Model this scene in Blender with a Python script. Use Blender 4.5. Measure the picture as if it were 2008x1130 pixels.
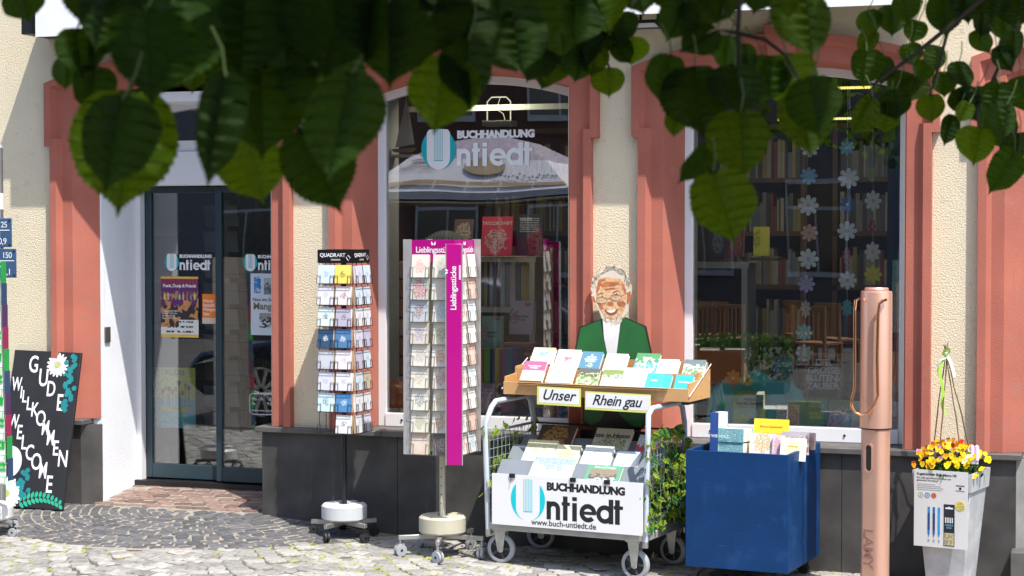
import bpy, bmesh, math, random
from mathutils import Matrix, Vector
R=math.radians; PI=math.pi
random.seed(7)
S=bpy.context.scene; C=S.collection
for o in list(bpy.data.objects): bpy.data.objects.remove(o)
# ---------------- camera, world, sun, exposure
F=3600.; TH=R(18.2); CY=-10.3; CZ=1.75
PIT=math.atan(115/F)
cam=bpy.data.cameras.new('camera'); co=bpy.data.objects.new('camera',cam); C.objects.link(co); S.camera=co
co.location=(0,CY,CZ); co.rotation_euler=(R(90)-PIT,0,TH)
cam.sensor_width=36; cam.lens=36*F/2008; cam.clip_start=.05; cam.clip_end=800
cam.dof.use_dof=True; cam.dof.focus_distance=10.4; cam.dof.aperture_fstop=13
S.view_settings.view_transform='Standard'; S.view_settings.look='None'; S.view_settings.gamma=1; S.view_settings.exposure=1.08
S.view_settings.use_curve_mapping=False
SUN=Vector((-1.2,1,-3)).normalized()
SE=math.asin(-SUN.z); SA=math.atan2(-SUN.x,-SUN.y)   # azimuth of sun from +Y towards +X
w=bpy.data.worlds.new('World'); S.world=w; w.use_nodes=True
nt=w.node_tree; sk=nt.nodes.new('ShaderNodeTexSky'); sk.sky_type='NISHITA'; sk.sun_disc=False
sk.sun_elevation=SE; sk.sun_rotation=SA; sk.air_density=1; sk.dust_density=1.5
nt.links.new(sk.outputs[0],nt.nodes['Background'].inputs[0]); nt.nodes['Background'].inputs[1].default_value=.15
sl=bpy.data.lights.new('sun','SUN'); sl.energy=3.3; sl.angle=R(.5); sl.color=(1,.95,.87)
so=bpy.data.objects.new('sun',sl); C.objects.link(so); so.rotation_euler=SUN.to_track_quat('-Z','Y').to_euler(); so.location=(4,-8,12)
S.cycles.max_bounces=8; S.cycles.transparent_max_bounces=12
# ---------------- photo geometry: pixel -> place
cs,sn=math.cos(TH),math.sin(TH); cp,sp=math.cos(PIT),math.sin(PIT)
FW=Vector((-sn*cp,cs*cp,-sp)); RT=Vector((cs,sn,0)); UP=Vector((-sn*sp,cs*sp,cp)); CAM=Vector((0,CY,CZ))
def ray(x,y): return FW+RT*((x-1004)/F)+UP*((565-y)/F)
def P(x,y,Y=0.):
    r=ray(x,y); return CAM+r*((Y-CY)/r.y)
def hit(x,y,o,n):
    r=ray(x,y); return CAM+r*((Vector(o)-CAM).dot(n)/r.dot(n))
def atd(x,y,d): return CAM+ray(x,y)*d
# ---------------- materials
MC={}
def nodes(name):
    m=bpy.data.materials.new(name); m.use_nodes=True; n=m.node_tree
    return m,n,n.nodes['Principled BSDF']
def N(n,t,**k):
    a=n.nodes.new(t)
    for q,v in k.items():
        if q[0]=='_': a.inputs[q[1:].replace('_',' ')].default_value=v
        else: setattr(a,q,v)
    return a
def mat(name,c,rough=.6,metal=0,var=.12,vs=6.,bump=0.,bs=80.,bd=.002,spec=.5,var2=0,c2=None,c2t=.6,c2s=12.,trans=0,coat=0,scr=None,isl=False):
    if name in MC: return MC[name]
    m,n,b=nodes(name); L=n.links.new
    b.inputs['Roughness'].default_value=rough; b.inputs['Metallic'].default_value=metal; b.inputs['Specular IOR Level'].default_value=spec
    if coat: b.inputs['Coat Weight'].default_value=coat
    tc=N(n,'ShaderNodeTexCoord'); co_=tc.outputs['Object']
    no=N(n,'ShaderNodeTexNoise',_Scale=vs,_Detail=6.); L(co_,no.inputs['Vector'])
    mr=N(n,'ShaderNodeMapRange'); mr.inputs[1].default_value=.3; mr.inputs[2].default_value=.7; mr.inputs[3].default_value=1-var; mr.inputs[4].default_value=1+var
    L(no.outputs[0],mr.inputs[0])
    mx=N(n,'ShaderNodeMix',data_type='RGBA',blend_type='MULTIPLY'); mx.inputs[0].default_value=1
    mx.inputs[6].default_value=(*c,1); L(mr.outputs[0],mx.inputs[7]); out=mx.outputs[2]
    if c2:
        n2=N(n,'ShaderNodeTexNoise',_Scale=c2s,_Detail=8.,_Roughness=.65); L(co_,n2.inputs['Vector'])
        r2=N(n,'ShaderNodeMapRange'); r2.inputs[1].default_value=c2t; r2.inputs[2].default_value=c2t+.08; L(n2.outputs[0],r2.inputs[0])
        m2=N(n,'ShaderNodeMix',data_type='RGBA'); L(r2.outputs[0],m2.inputs[0]); L(out,m2.inputs[6]); m2.inputs[7].default_value=(*c2,1); out=m2.outputs[2]
    if var2:
        oi=N(n,'ShaderNodeNewGeometry' if isl else 'ShaderNodeObjectInfo'); r3=N(n,'ShaderNodeMapRange'); r3.inputs[3].default_value=1-var2; r3.inputs[4].default_value=1+var2; L(oi.outputs['Random Per Island' if isl else 'Random'],r3.inputs[0])
        m3=N(n,'ShaderNodeMix',data_type='RGBA',blend_type='MULTIPLY'); m3.inputs[0].default_value=1; L(out,m3.inputs[6]); L(r3.outputs[0],m3.inputs[7]); out=m3.outputs[2]
    if scr:
        mp=N(n,'ShaderNodeMapping'); mp.inputs['Scale'].default_value=(4,4,70) if 'cream' not in name and 'sand' not in name and 'white_r' not in name else (26,26,1.1); mp.inputs['Rotation'].default_value=(.1,.12,.2) if 'cream' not in name and 'sand' not in name and 'white_r' not in name else (0,0,0); L(co_,mp.inputs[0])
        n5=N(n,'ShaderNodeTexNoise',_Scale=1.6,_Detail=5.,_Roughness=.7); L(mp.outputs[0],n5.inputs['Vector'])
        r5=N(n,'ShaderNodeMapRange'); r5.inputs[1].default_value=.60 if 'blue' not in name else .66; r5.inputs[2].default_value=.72 if 'blue' not in name else .8; r5.inputs[4].default_value=.7; L(n5.outputs[0],r5.inputs[0])
        m5=N(n,'ShaderNodeMix',data_type='RGBA'); L(r5.outputs[0],m5.inputs[0]); L(out,m5.inputs[6]); m5.inputs[7].default_value=(*scr,1); out=m5.outputs[2]
    L(out,b.inputs['Base Color'])
    if bump:
        n4=N(n,'ShaderNodeTexNoise',_Scale=bs,_Detail=4.,_Roughness=.6); L(co_,n4.inputs['Vector'])
        bp=N(n,'ShaderNodeBump',_Strength=bump,_Distance=bd); L(n4.outputs[0],bp.inputs['Height']); L(bp.outputs[0],b.inputs['Normal'])
    MC[name]=m; return m
def cover(name,base,motif=None,size=.3,third=None,lines=0,photo=0,band=None,seed=0,rough=.5,lc=(.05,.05,.05),cx=.5,cy=.45):
    """printed cover: base colour, a ragged motif, rows of tiny print; Generated x,y"""
    key='cov_'+name
    if key in MC: return MC[key]
    m,n,b=nodes('print_'+name); L=n.links.new; b.inputs['Roughness'].default_value=rough
    tc=N(n,'ShaderNodeTexCoord'); g=tc.outputs['Generated']
    sx=N(n,'ShaderNodeSeparateXYZ'); L(g,sx.inputs[0])
    def M(op,a,b_=None,c_=None):
        q=N(n,'ShaderNodeMath',operation=op)
        for i,v in enumerate((a,b_,c_)):
            if v is None: continue
            if isinstance(v,(int,float)): q.inputs[i].default_value=v
            else: L(v,q.inputs[i])
        return q.outputs[0]
    def mix(f,a,c_):
        q=N(n,'ShaderNodeMix',data_type='RGBA'); 
        if isinstance(f,float): q.inputs[0].default_value=f
        else: L(f,q.inputs[0])
        if isinstance(a,tuple): q.inputs[6].default_value=(*a,1)
        else: L(a,q.inputs[6])
        if isinstance(c_,tuple): q.inputs[7].default_value=(*c_,1)
        else: L(c_,q.inputs[7])
        return q.outputs[2]
    mp=N(n,'ShaderNodeMapping'); mp.inputs['Location'].default_value=(seed*3.7,seed*1.3,seed); L(g,mp.inputs[0])
    no=N(n,'ShaderNodeTexNoise',_Scale=5.,_Detail=5.,_Roughness=.6); L(mp.outputs[0],no.inputs['Vector'])
    X,Y=sx.outputs[0],sx.outputs[1]
    nz=no.outputs[0]; out=base
    if photo:
        n2=N(n,'ShaderNodeTexVoronoi',_Scale=7.); L(mp.outputs[0],n2.inputs['Vector'])
        hy=M('ADD',Y,M('MULTIPLY',M('SUBTRACT',nz,.5),.5))
        out=mix(M('GREATER_THAN',hy,.5),motif,base)
        if third: out=mix(M('MULTIPLY',M('GREATER_THAN',M('ADD',M('MULTIPLY',n2.outputs[0],.5),nz),.78),M('LESS_THAN',hy,.75)),out,third)
        n3=N(n,'ShaderNodeTexNoise',_Scale=22.,_Detail=6.); L(mp.outputs[0],n3.inputs['Vector'])
        q=N(n,'ShaderNodeMix',data_type='RGBA',blend_type='MULTIPLY'); q.inputs[0].default_value=1; L(out,q.inputs[6]); L(M('ADD',M('MULTIPLY',n3.outputs[0],1.4),.3),q.inputs[7]); out=q.outputs[2]
    elif motif:
        dx=M('SUBTRACT',X,cx); dy=M('SUBTRACT',Y,cy); d=M('SQRT',M('ADD',M('MULTIPLY',dx,dx),M('MULTIPLY',dy,dy)))
        n2=N(n,'ShaderNodeTexNoise',_Scale=14.,_Detail=3.); L(mp.outputs[0],n2.inputs['Vector'])
        inn=M('LESS_THAN',M('ADD',d,M('MULTIPLY',M('SUBTRACT',nz,.5),.6)),size)
        f=M('MULTIPLY',M('MULTIPLY',inn,M('GREATER_THAN',n2.outputs[0],.46)),.7)
        out=mix(f,base,motif)
        if third: out=mix(M('MULTIPLY',inn,M('GREATER_THAN',n2.outputs[0],.58)),out,third)
    if lines:
        fy=M('FRACT',M('MULTIPLY',Y,lines)); row=M('MULTIPLY',M('GREATER_THAN',fy,.35),M('LESS_THAN',fy,.75))
        mp2=N(n,'ShaderNodeMapping'); mp2.inputs['Scale'].default_value=(lines*5,lines*.8,1); mp2.inputs['Location'].default_value=(seed,seed,0); L(g,mp2.inputs[0])
        n5=N(n,'ShaderNodeTexNoise',_Scale=1.,_Detail=2.); L(mp2.outputs[0],n5.inputs['Vector'])
        f=M('MULTIPLY',M('MULTIPLY',row,M('GREATER_THAN',n5.outputs[0],.48)),M('MULTIPLY',M('GREATER_THAN',X,.14),M('LESS_THAN',X,.86)))
        f=M('MULTIPLY',f,M('GREATER_THAN',Y,.55)) if (motif or photo) else f
        f=M('MULTIPLY',f,M('LESS_THAN',Y,.92))
        out=mix(f,out,lc)
    if band:
        out=mix(M('GREATER_THAN',Y,band[1]),out,band[0])
    if isinstance(out,tuple): b.inputs['Base Color'].default_value=(*out,1)
    else: L(out,b.inputs['Base Color'])
    MC[key]=m; return m
def glassmat(name,tint=(.93,.96,.95),refl=.04,ior=1.5):
    m,n,b=nodes(name); L=n.links.new; n.nodes.remove(b)
    o=n.nodes['Material Output']; t=N(n,'ShaderNodeBsdfTransparent'); t.inputs[0].default_value=(*tint,1)
    g=N(n,'ShaderNodeBsdfGlossy'); g.inputs['Roughness'].default_value=.0
    tc=N(n,'ShaderNodeTexCoord'); nz=N(n,'ShaderNodeTexNoise',_Scale=1.3,_Detail=1.); L(tc.outputs['Object'],nz.inputs['Vector'])
    bp=N(n,'ShaderNodeBump',_Strength=.35,_Distance=.004); L(nz.outputs[0],bp.inputs['Height']); L(bp.outputs[0],g.inputs['Normal'])
    f=N(n,'ShaderNodeFresnel'); f.inputs[0].default_value=ior
    a=N(n,'ShaderNodeMath',operation='ADD'); a.inputs[1].default_value=refl; L(f.outputs[0],a.inputs[0])
    mx=N(n,'ShaderNodeMixShader'); L(a.outputs[0],mx.inputs[0]); L(t.outputs[0],mx.inputs[1]); L(g.outputs[0],mx.inputs[2]); L(mx.outputs[0],o.inputs[0])
    MC[name]=m; return m
def leafmat(name,c,ct,tr=.5,vein=True):
    m,n,b=nodes(name); L=n.links.new; o=n.nodes['Material Output']
    tc=N(n,'ShaderNodeTexCoord'); sx=N(n,'ShaderNodeSeparateXYZ'); L(tc.outputs['UV'],sx.inputs[0])
    def M(op,a,b_=None):
        q=N(n,'ShaderNodeMath',operation=op)
        for i,v in enumerate((a,b_)):
            if v is None: continue
            if isinstance(v,(int,float)): q.inputs[i].default_value=v
            else: L(v,q.inputs[i])
        return q.outputs[0]
    ax=M('ABSOLUTE',M('SUBTRACT',sx.outputs[0],.5))
    v=M('FRACT',M('MULTIPLY',M('SUBTRACT',sx.outputs[1],M('MULTIPLY',ax,-.8)),8.))
    vn=M('MAXIMUM',M('LESS_THAN',v,.1),M('LESS_THAN',ax,.012))
    oi=N(n,'ShaderNodeObjectInfo'); rr=N(n,'ShaderNodeMapRange'); rr.inputs[3].default_value=.6; rr.inputs[4].default_value=1.45; L(oi.outputs['Random'],rr.inputs[0])
    nz=N(n,'ShaderNodeTexNoise',_Scale=9.,_Detail=4.); L(tc.outputs['Object'],nz.inputs['Vector'])
    k=M('MULTIPLY',rr.outputs[0],M('ADD',M('MULTIPLY',nz.outputs[0],.6),.7))
    if vein: k=M('MULTIPLY',k,M('SUBTRACT',1.,M('MULTIPLY',vn,.25)))
    def col(c_):
        q=N(n,'ShaderNodeMix',data_type='RGBA',blend_type='MULTIPLY'); q.inputs[0].default_value=1; q.inputs[6].default_value=(*c_,1); L(k,q.inputs[7]); return q.outputs[2]
    L(col(c),b.inputs['Base Color']); b.inputs['Roughness'].default_value=.55; b.inputs['Specular IOR Level'].default_value=.12
    t=N(n,'ShaderNodeBsdfTranslucent'); L(col(ct),t.inputs[0])
    mx=N(n,'ShaderNodeMixShader'); mx.inputs[0].default_value=tr; L(b.outputs[0],mx.inputs[1]); L(t.outputs[0],mx.inputs[2]); L(mx.outputs[0],o.inputs[0])
    MC[name]=m; return m
# ---------------- mesh builder
WM={}
def wm(o): return WM.get(o.name,Matrix.Identity(4)) if o else Matrix.Identity(4)
class MB:
    def __init__(s,M=None): s.v=[]; s.f=[]; s.sm=[]; s.M=M or Matrix.Identity(4)
    def add(s,vs,fs,smooth=False,M=None):
        M=(s.M@M) if M else s.M; n=len(s.v)
        s.v+=[tuple(M@Vector(v)) for v in vs]; s.f+=[tuple(i+n for i in f) for f in fs]; s.sm+=[smooth]*len(fs); return s
    def box(s,x0,x1,y0,y1,z0,z1,M=None):
        v=[(x,y,z) for x in (x0,x1) for y in (y0,y1) for z in (z0,z1)]
        return s.add(v,[(0,1,3,2),(4,6,7,5),(0,4,5,1),(2,3,7,6),(0,2,6,4),(1,5,7,3)],M=M)
    def prism(s,poly,a,b,axis='y',M=None):
        """2D polygon extruded a..b: axis y -> poly is (x,z); axis z -> poly is (x,y); axis x -> (y,z)"""
        f={'y':lambda p,t:(p[0],t,p[1]),'z':lambda p,t:(p[0],p[1],t),'x':lambda p,t:(t,p[0],p[1])}[axis]
        n=len(poly); v=[f(p,a) for p in poly]+[f(p,b) for p in poly]
        fs=[tuple(range(n)),tuple(range(2*n-1,n-1,-1))]+[(i,(i+1)%n,n+(i+1)%n,n+i) for i in range(n)]
        return s.add(v,fs,M=M)
    def tube(s,pts,r,k=8,closed=False,M=None):
        pts=[Vector(p) for p in pts]; n=len(pts); rs=r if isinstance(r,(list,tuple)) else [r]*n
        vs=[]; prev=None
        for i,p in enumerate(pts):
            a=pts[i-1] if (i>0 or closed) else p; b=pts[(i+1)%n] if (i<n-1 or closed) else p
            t=(b-a).normalized()
            if prev is None:
                q=Vector((0,0,1)) if abs(t.z)<.9 else Vector((1,0,0)); u=t.cross(q).normalized()
            else: u=(prev-t*prev.dot(t)).normalized()
            prev=u; w_=t.cross(u)
            for j in range(k):
                an=2*PI*j/k; vs.append(p+(u*math.cos(an)+w_*math.sin(an))*rs[i])
        fs=[]
        for i in range(n if closed else n-1):
            i2=(i+1)%n
            for j in range(k): fs.append((i*k+j,i*k+(j+1)%k,i2*k+(j+1)%k,i2*k+j))
        s.add(vs,fs,True,M=M)
        if not closed:
            s.f+=[tuple(len(s.v)-n*k+j for j in range(k)),tuple(len(s.v)-k+j for j in range(k))]; s.sm+=[False]*2
        return s
    def lathe(s,prof,k=24,M=None,a0=0,a1=2*PI):
        full=abs(a1-a0-2*PI)<1e-6; kk=k if full else k+1; vs=[]
        for r,z in prof:
            for j in range(kk):
                a=a0+(a1-a0)*j/k; vs.append((r*math.cos(a),r*math.sin(a),z))
        fs=[]
        for i in range(len(prof)-1):
            for j in range(k):
                j2=(j+1)%kk; fs.append((i*kk+j,i*kk+j2,(i+1)*kk+j2,(i+1)*kk+j))
        return s.add(vs,fs,True,M=M)
    def disc(s,cx,cz,r,a,b,k=20,axis='y',rz=None,M=None):
        rz=rz or r
        return s.prism([(cx+r*math.cos(2*PI*i/k),cz+rz*math.sin(2*PI*i/k)) for i in range(k)],a,b,axis,M)
    def ring(s,cx,cz,ro,ri,a0,a1,ya,yb,k=24,axis='y',sz=1.,M=None):
        full=abs(a1-a0-2*PI)<1e-6
        for i in range(k):
            t0=a0+(a1-a0)*i/k; t1=a0+(a1-a0)*(i+1)/k
            s.prism([(cx+ri*math.cos(t0),cz+sz*ri*math.sin(t0)),(cx+ro*math.cos(t0),cz+sz*ro*math.sin(t0)),(cx+ro*math.cos(t1),cz+sz*ro*math.sin(t1)),(cx+ri*math.cos(t1),cz+sz*ri*math.sin(t1))],ya,yb,axis,M)
        return s
    def build(s,name,m,parent=None,local=False,bevel=0,origin=None):
        """verts are world coordinates unless local"""
        me=bpy.data.meshes.new(name); inv=Matrix.Identity(4)
        if not local:
            inv=wm(parent).inverted() if parent else Matrix.Identity(4)
            if origin is not None and not parent: inv=Matrix.Translation(-Vector(origin))
        me.from_pydata([tuple(inv@Vector(v)) for v in s.v],[],s.f); 
        bm=bmesh.new(); bm.from_mesh(me); bmesh.ops.recalc_face_normals(bm,faces=bm.faces); bm.to_mesh(me); bm.free()
        me.polygons.foreach_set('use_smooth',s.sm); me.materials.append(m); me.update(); me.set_sharp_from_angle(angle=R(38))
        o=bpy.data.objects.new(name,me); C.objects.link(o); WM[o.name]=wm(parent)
        if parent: o.parent=parent
        elif origin is not None: o.location=origin; WM[o.name]=Matrix.Translation(origin)
        if bevel:
            b=o.modifiers.new('bevel','BEVEL'); b.width=bevel; b.segments=2; b.limit_method='ANGLE'; b.angle_limit=R(40); b.harden_normals=False
        return o
def tag(o,label=None,cat=None,group=None,kind=None):
    if label: o['label']=label
    if cat: o['category']=cat
    if group: o['group']=group
    if kind: o['kind']=kind
    return o
def thing(name,label,cat,loc=(0,0,0),rz=0,group=None,M=None):
    o=bpy.data.objects.new(name,None); o.empty_display_size=.1; C.objects.link(o)
    M=M or (Matrix.Translation(loc)@Matrix.Rotation(rz,4,'Z')); o.matrix_world=M; WM[o.name]=M
    return tag(o,label,cat,group)
def inst(name,me,M,parent=None):
    """new object sharing mesh, M world matrix"""
    o=bpy.data.objects.new(name,me); C.objects.link(o); WM[o.name]=M
    if parent: o.parent=parent; o.matrix_basis=wm(parent).inverted()@M
    else: o.matrix_basis=M
    return o
def frame(o,right,up):
    """matrix with x=right, y=up, z=out"""
    r=Vector(right).normalized(); u=Vector(up); u=(u-r*u.dot(r)).normalized(); n=r.cross(u)
    M=Matrix((( r.x,u.x,n.x,o[0]),(r.y,u.y,n.y,o[1]),(r.z,u.z,n.z,o[2]),(0,0,0,1))); return M
WF=lambda o: frame(o,(1,0,0),(0,0,1))       # facing -Y (the street)
def text(s,h,M,m,parent,name='lettering',bold=0,shear=0,align='CENTER',ext=.0002,sp=1.,lsp=1.):
    cu=bpy.data.curves.new('t','FONT'); cu.body=s; cu.size=h; cu.offset=bold*h; cu.shear=shear; cu.align_x=align; cu.extrude=ext; cu.space_character=sp; cu.space_line=lsp; cu.resolution_u=3
    ob=bpy.data.objects.new('t',cu); C.objects.link(ob); dg=bpy.context.evaluated_depsgraph_get(); 
    me=bpy.data.meshes.new_from_object(ob.evaluated_get(dg),depsgraph=dg); bpy.data.objects.remove(ob); me.name=name; me.materials.clear(); me.materials.append(m)
    return inst(name,me,M,parent)
T=Matrix.Translation
def spot(fx,px,py,out=0):
    """pixel -> local (x,y) on a frame plane"""
    n=Vector((fx[0][2],fx[1][2],fx[2][2])); o=Vector((fx[0][3],fx[1][3],fx[2][3]))+n*out
    p=fx.inverted()@hit(px,py,o,n); return p.x,p.y
def W(X):
    if X<-5: return -.01
    if X<-4.1: return -.01-.083*(X+5)/.9
    return -.093-.0272*(min(X,3)+4.1)
def ground(X,Y):
    if Y>0: return W(X)+.13*min(Y,.55)
    k=1 if X<-5 else max(.2,1-(X+5)*.8)
    return W(X)-.06*k*min(-Y,2.2)
# common materials
M_red=mat('red_sandstone_paint',(.41,.128,.088),.88,scr=(.33,.12,.09),var=.14,vs=2.2,bump=.5,bs=140,bd=.005,c2=(.37,.14,.105),c2t=.57,c2s=7)
M_stucco=mat('cream_roughcast',(.74,.65,.47),.95,scr=(.60,.52,.38),var=.05,vs=2,bump=.8,bs=105,bd=.009,c2=(.62,.54,.40),c2t=.6,c2s=14)
M_white_stucco=mat('white_roughcast',(.80,.82,.86),.95,scr=(.66,.66,.66),var=.04,vs=3,bump=.6,bs=110,bd=.005)
M_basalt=mat('basalt_slab',(.055,.052,.05),.62,var=.4,vs=5,bump=.25,bs=200,bd=.002,c2=(.22,.21,.2),c2t=.70,c2s=55)
M_basalt_cap=mat('basalt_cap',(.10,.095,.09),.6,var=.2,vs=12,bump=.2,bs=150)
M_wframe=mat('white_window_paint',(.78,.78,.8),.35,var=.03,vs=3)
M_cheek=mat('grey_plaster',(.55,.57,.57),.9,var=.05)
M_teal=mat('dark_teal_metal',(.025,.05,.065),.4,var=.08)
M_black=mat('black_metal',(.012,.012,.014),.4,var=.1)
M_white=mat('white_print',(.82,.82,.82),.5,var=.02)
M_blackp=mat('black_print',(.012,.012,.015),.5,var=.02)
M_tealp=mat('teal_print',(.0,.42,.48),.5,var=.02)
M_mag=mat('magenta_film',(.40,.0,.19),.35,var=.05,vs=2,coat=.3)
M_chrome=mat('zinc_metal',(.45,.45,.44),.35,.8,var=.15)
M_grey=mat('grey_enamel',(.42,.47,.52),.35,.2,var=.06)
M_pages=mat('paper_pages',(.75,.72,.65),.9,var=.05)
M_rubber=mat('black_rubber',(.02,.02,.022),.6,var=.1)
M_greyrub=mat('grey_rubber',(.33,.35,.37),.6,var=.12)
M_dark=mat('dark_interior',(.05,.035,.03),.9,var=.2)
M_glass=glassmat('shop_glass',refl=.14,tint=(.97,.985,.98))
M_clear=glassmat('clear_plastic',(.9,.9,.92),.02)
# ================= SETTING: ground
base=MB(); 
xs=[-60,-30,-15,-10,-8.5]+[-8+.25*i for i in range(45)]+[4,8,15,30,60]
ys=[-60,-30,-15,-8,-5,-3.5]+[-3+.15*i for i in range(20)]+[0,.15,.3,.45,.6,4.6]
vv=[(x,y,ground(x,y)-.006) for y in ys for x in xs]; nx=len(xs)
base.add(vv,[(j*nx+i,j*nx+i+1,(j+1)*nx+i+1,(j+1)*nx+i) for j in range(len(ys)-1) for i in range(nx-1)],True)
M_sand=mat('joint_sand',(.095,.085,.065),1,var=.3,vs=30,bump=.4,bs=200,c2=(.20,.19,.06),c2t=.55,c2s=7)
g=base.build('ground',M_sand); tag(g,kind='structure')
sq=MB(); v=[(x,y,ground(x,max(y,-4.2))-.002) for y in (-60,-4.2) for x in xs]; sq.add(v,[(i,i+1,nx+i+1,nx+i) for i in range(nx-1)],True)
o=sq.build('square_paving',mat('square_shaded_paving',(.06,.058,.055),.9,var=.3,vs=3,bump=.5,bs=40,bd=.01)); tag(o,kind='structure')  # paving colour darkened to stand in for shade over the square
def sett_mesh(w,d,seed,rnd=.12):
    r=random.Random(seed); n=8; pts=[]
    crn=[(-w/2,-d/2),(w/2,-d/2),(w/2,d/2),(-w/2,d/2)]
    crn=[(x+r.uniform(-rnd,rnd)*w*.5,y+r.uniform(-rnd,rnd)*d*.5) for x,y in crn]
    for i,(x,y) in enumerate(crn):
        px,py=crn[i-1]; qx,qy=crn[(i+1)%4]
        for t,(ax,ay) in ((.14,(px,py)),(.14,(qx,qy))): pts.append((x+(ax-x)*t,y+(ay-y)*t))
    top=[(x*.93,y*.92,r.uniform(-.0015,.002)) for x,y in pts]; mid=[(x,y,-.004) for x,y in pts]; bot=[(x,y,-.03) for x,y in pts]
    me=bpy.data.meshes.new('sett'); f=[tuple(range(8))]
    for a in (0,8):
        f+=[(a+i,a+8+i,a+8+(i+1)%8,a+(i+1)%8) for i in range(8)]
    me.from_pydata(top+mid+bot,[],f); bm=bmesh.new(); bm.from_mesh(me); bmesh.ops.recalc_face_normals(bm,faces=bm.faces); bm.to_mesh(me); bm.free()
    me.polygons.foreach_set('use_smooth',[False]+[True]*16); return me
def variants(w,d,m,n=7):
    L=[]
    for i in range(n):
        me=sett_mesh(w,d,i*3+int(w*1000)); me.materials.append(m); L.append(me)
    return L
M_lt=mat('pale_granite',(.275,.265,.245),.9,var=.3,vs=25,bump=.5,bs=150,bd=.004,var2=.3,c2=(.28,.27,.25),c2t=.6,c2s=30)
M_dk=mat('dark_basalt_sett',(.09,.09,.095),.75,var=.25,vs=25,bump=.4,bs=150,bd=.003,var2=.3,c2=(.22,.19,.16),c2t=.72,c2s=9)
M_bk=mat('porphyry_sett',(.17,.11,.09),.85,var=.3,vs=14,bump=.4,bs=150,bd=.003,var2=.35)
M_ltf=mat('pale_granite_field',(.275,.265,.245),.9,var=.3,vs=25,bump=.5,bs=150,bd=.004,var2=.3,c2=(.28,.27,.25),c2t=.6,c2s=30,isl=True)
M_dkf=mat('dark_basalt_field',(.09,.09,.095),.75,var=.25,vs=25,bump=.4,bs=150,bd=.003,var2=.3,c2=(.22,.19,.16),c2t=.72,c2s=9,isl=True)
vl=variants(.112,.088,M_lt); vd=variants(.078,.051,M_dk); vb=variants(.108,.064,M_bk)
DCX,DCY,DR=-5.55,.02,1.28
def indark(x,y): return y<-.02 and ((x-DCX)/1.28)**2+((y-DCY)/1.1)**2<1
light=[]; 
AW=.86
for k in range(-12,10):
    x0=-4.0+k*AW
    for j in range(-45,12):
        yb=j*.093-.0
        na=8
        for i in range(na):
            t=(i+.5+(.5 if j%2 else 0))/na*2-1
            if t>1: continue
            x=x0+t*AW/2; y=yb-.17*(1-t*t)+ .0
            if y>-.04 or indark(x,y) : continue
            if x<-9 or x>2.2 : continue
            light.append((x,y,math.atan(.17*2*t/(AW/2))))
dark=[]
r_=.04
while r_<1.5:
    nn=max(3,int(PI*r_/.085)); off=random.random()
    for i in range(nn):
        a=PI+PI*(i+off+random.uniform(-.12,.12))/nn
        x=DCX+r_*math.cos(a)*1.05; y=DCY+r_*math.sin(a)*.92
        if indark(x,y) and y<-.03: dark.append((x,y,a+PI/2))
    r_+=.058
brick=[]
for j in range(9):
    y=.005+.036+j*.073
    if y>.52: break
    for i in range(12):
        x=-6.16+(i+(.5 if j%2 else 0))*.117
        if x<-5.02: brick.append((x,y,R(random.uniform(-3,3))))
def pave(name,lst,var,child,cx,cy,z=0,limit=290):
    lst=sorted(lst,key=lambda q:(0 if (q[1]>-1.35 and -6.9<q[0]<-.2) else 1,(q[0]-cx)**2+(q[1]-cy)**2))
    root=bpy.data.objects.new(name,None); C.objects.link(root); tag(root,kind='structure'); WM[root.name]=Matrix.Identity(4)
    st=MB()
    for i,(x,y,a) in enumerate(lst):
        gx=(ground(x+.04,y)-ground(x-.04,y))/.08; gy=(ground(x,y+.04)-ground(x,y-.04))/.08 if abs(y)>.05 else 0
        M=T((x+random.uniform(-.004,.004),y+random.uniform(-.004,.004),ground(x,y)+z+random.uniform(-.003,.003)))@Matrix(((1,0,0,0),(0,1,0,0),(gx,gy,1,0),(0,0,0,1))).to_3x3().to_4x4()@Matrix.Rotation(a+R(random.uniform(-6,6)),4,'Z')@Matrix.Rotation(R(random.uniform(-1.6,1.6)),4,'X')@Matrix.Diagonal((random.uniform(.88,1.08),random.uniform(.9,1.05),1,1))
        me=random.choice(var)
        if i<limit: inst(child,me,M,root)
        else: st.add([v.co for v in me.vertices],[tuple(p.vertices) for p in me.polygons],False,M=M)
    if st.v: o=st.build(child+'_field',M_ltf if var is vl else M_dkf,root); o['kind']='stuff'
    return root
js=MB(); v=[(DCX,-.0,ground(DCX,-.001)-.0045)]; 
rg_=[]
for rr_ in (.3,.55,.8,1.0):
    rg_.append([(DCX+1.28*rr_*math.cos(PI+PI*i/40),min(-.0,1.1*rr_*math.sin(PI+PI*i/40))) for i in range(41)])
for rw in rg_: v+=[(x,y,ground(x,y-.0001)-.0035) for x,y in rw]
f_=[(0,1+i,2+i) for i in range(40)]
for k in range(3): f_+=[(1+41*k+i,1+41*(k+1)+i,2+41*(k+1)+i,2+41*k+i) for i in range(40)]
js.add(v,f_,True); o=js.build('fan_joint_mortar',mat('pale_joint_mortar',(.27,.24,.20),1,var=.3,vs=25,bump=.4,bs=150)); tag(o,kind='structure')
js=MB(); js.add([(x,y,ground(x,max(y,.001))-.0035) for y in (.0,.55) for x in (-6.2,-4.99)],[(0,1,3,2)]); o=js.build('entrance_joint_mortar',MC['pale_joint_mortar']); tag(o,kind='structure')
pave('street_paving',light,vl,'paving_sett',-3.5,-.9)
pave('dark_fan_paving',dark,vd,'basalt_sett',-5.3,-.6)
pave('entrance_paving',brick,vb,'porphyry_sett',-5.6,.2)
M_moss=mat('yellow_moss',(.25,.26,.07),.95,var=.4,vs=40)
ms=MB(); rr=random.Random(3)
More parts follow.
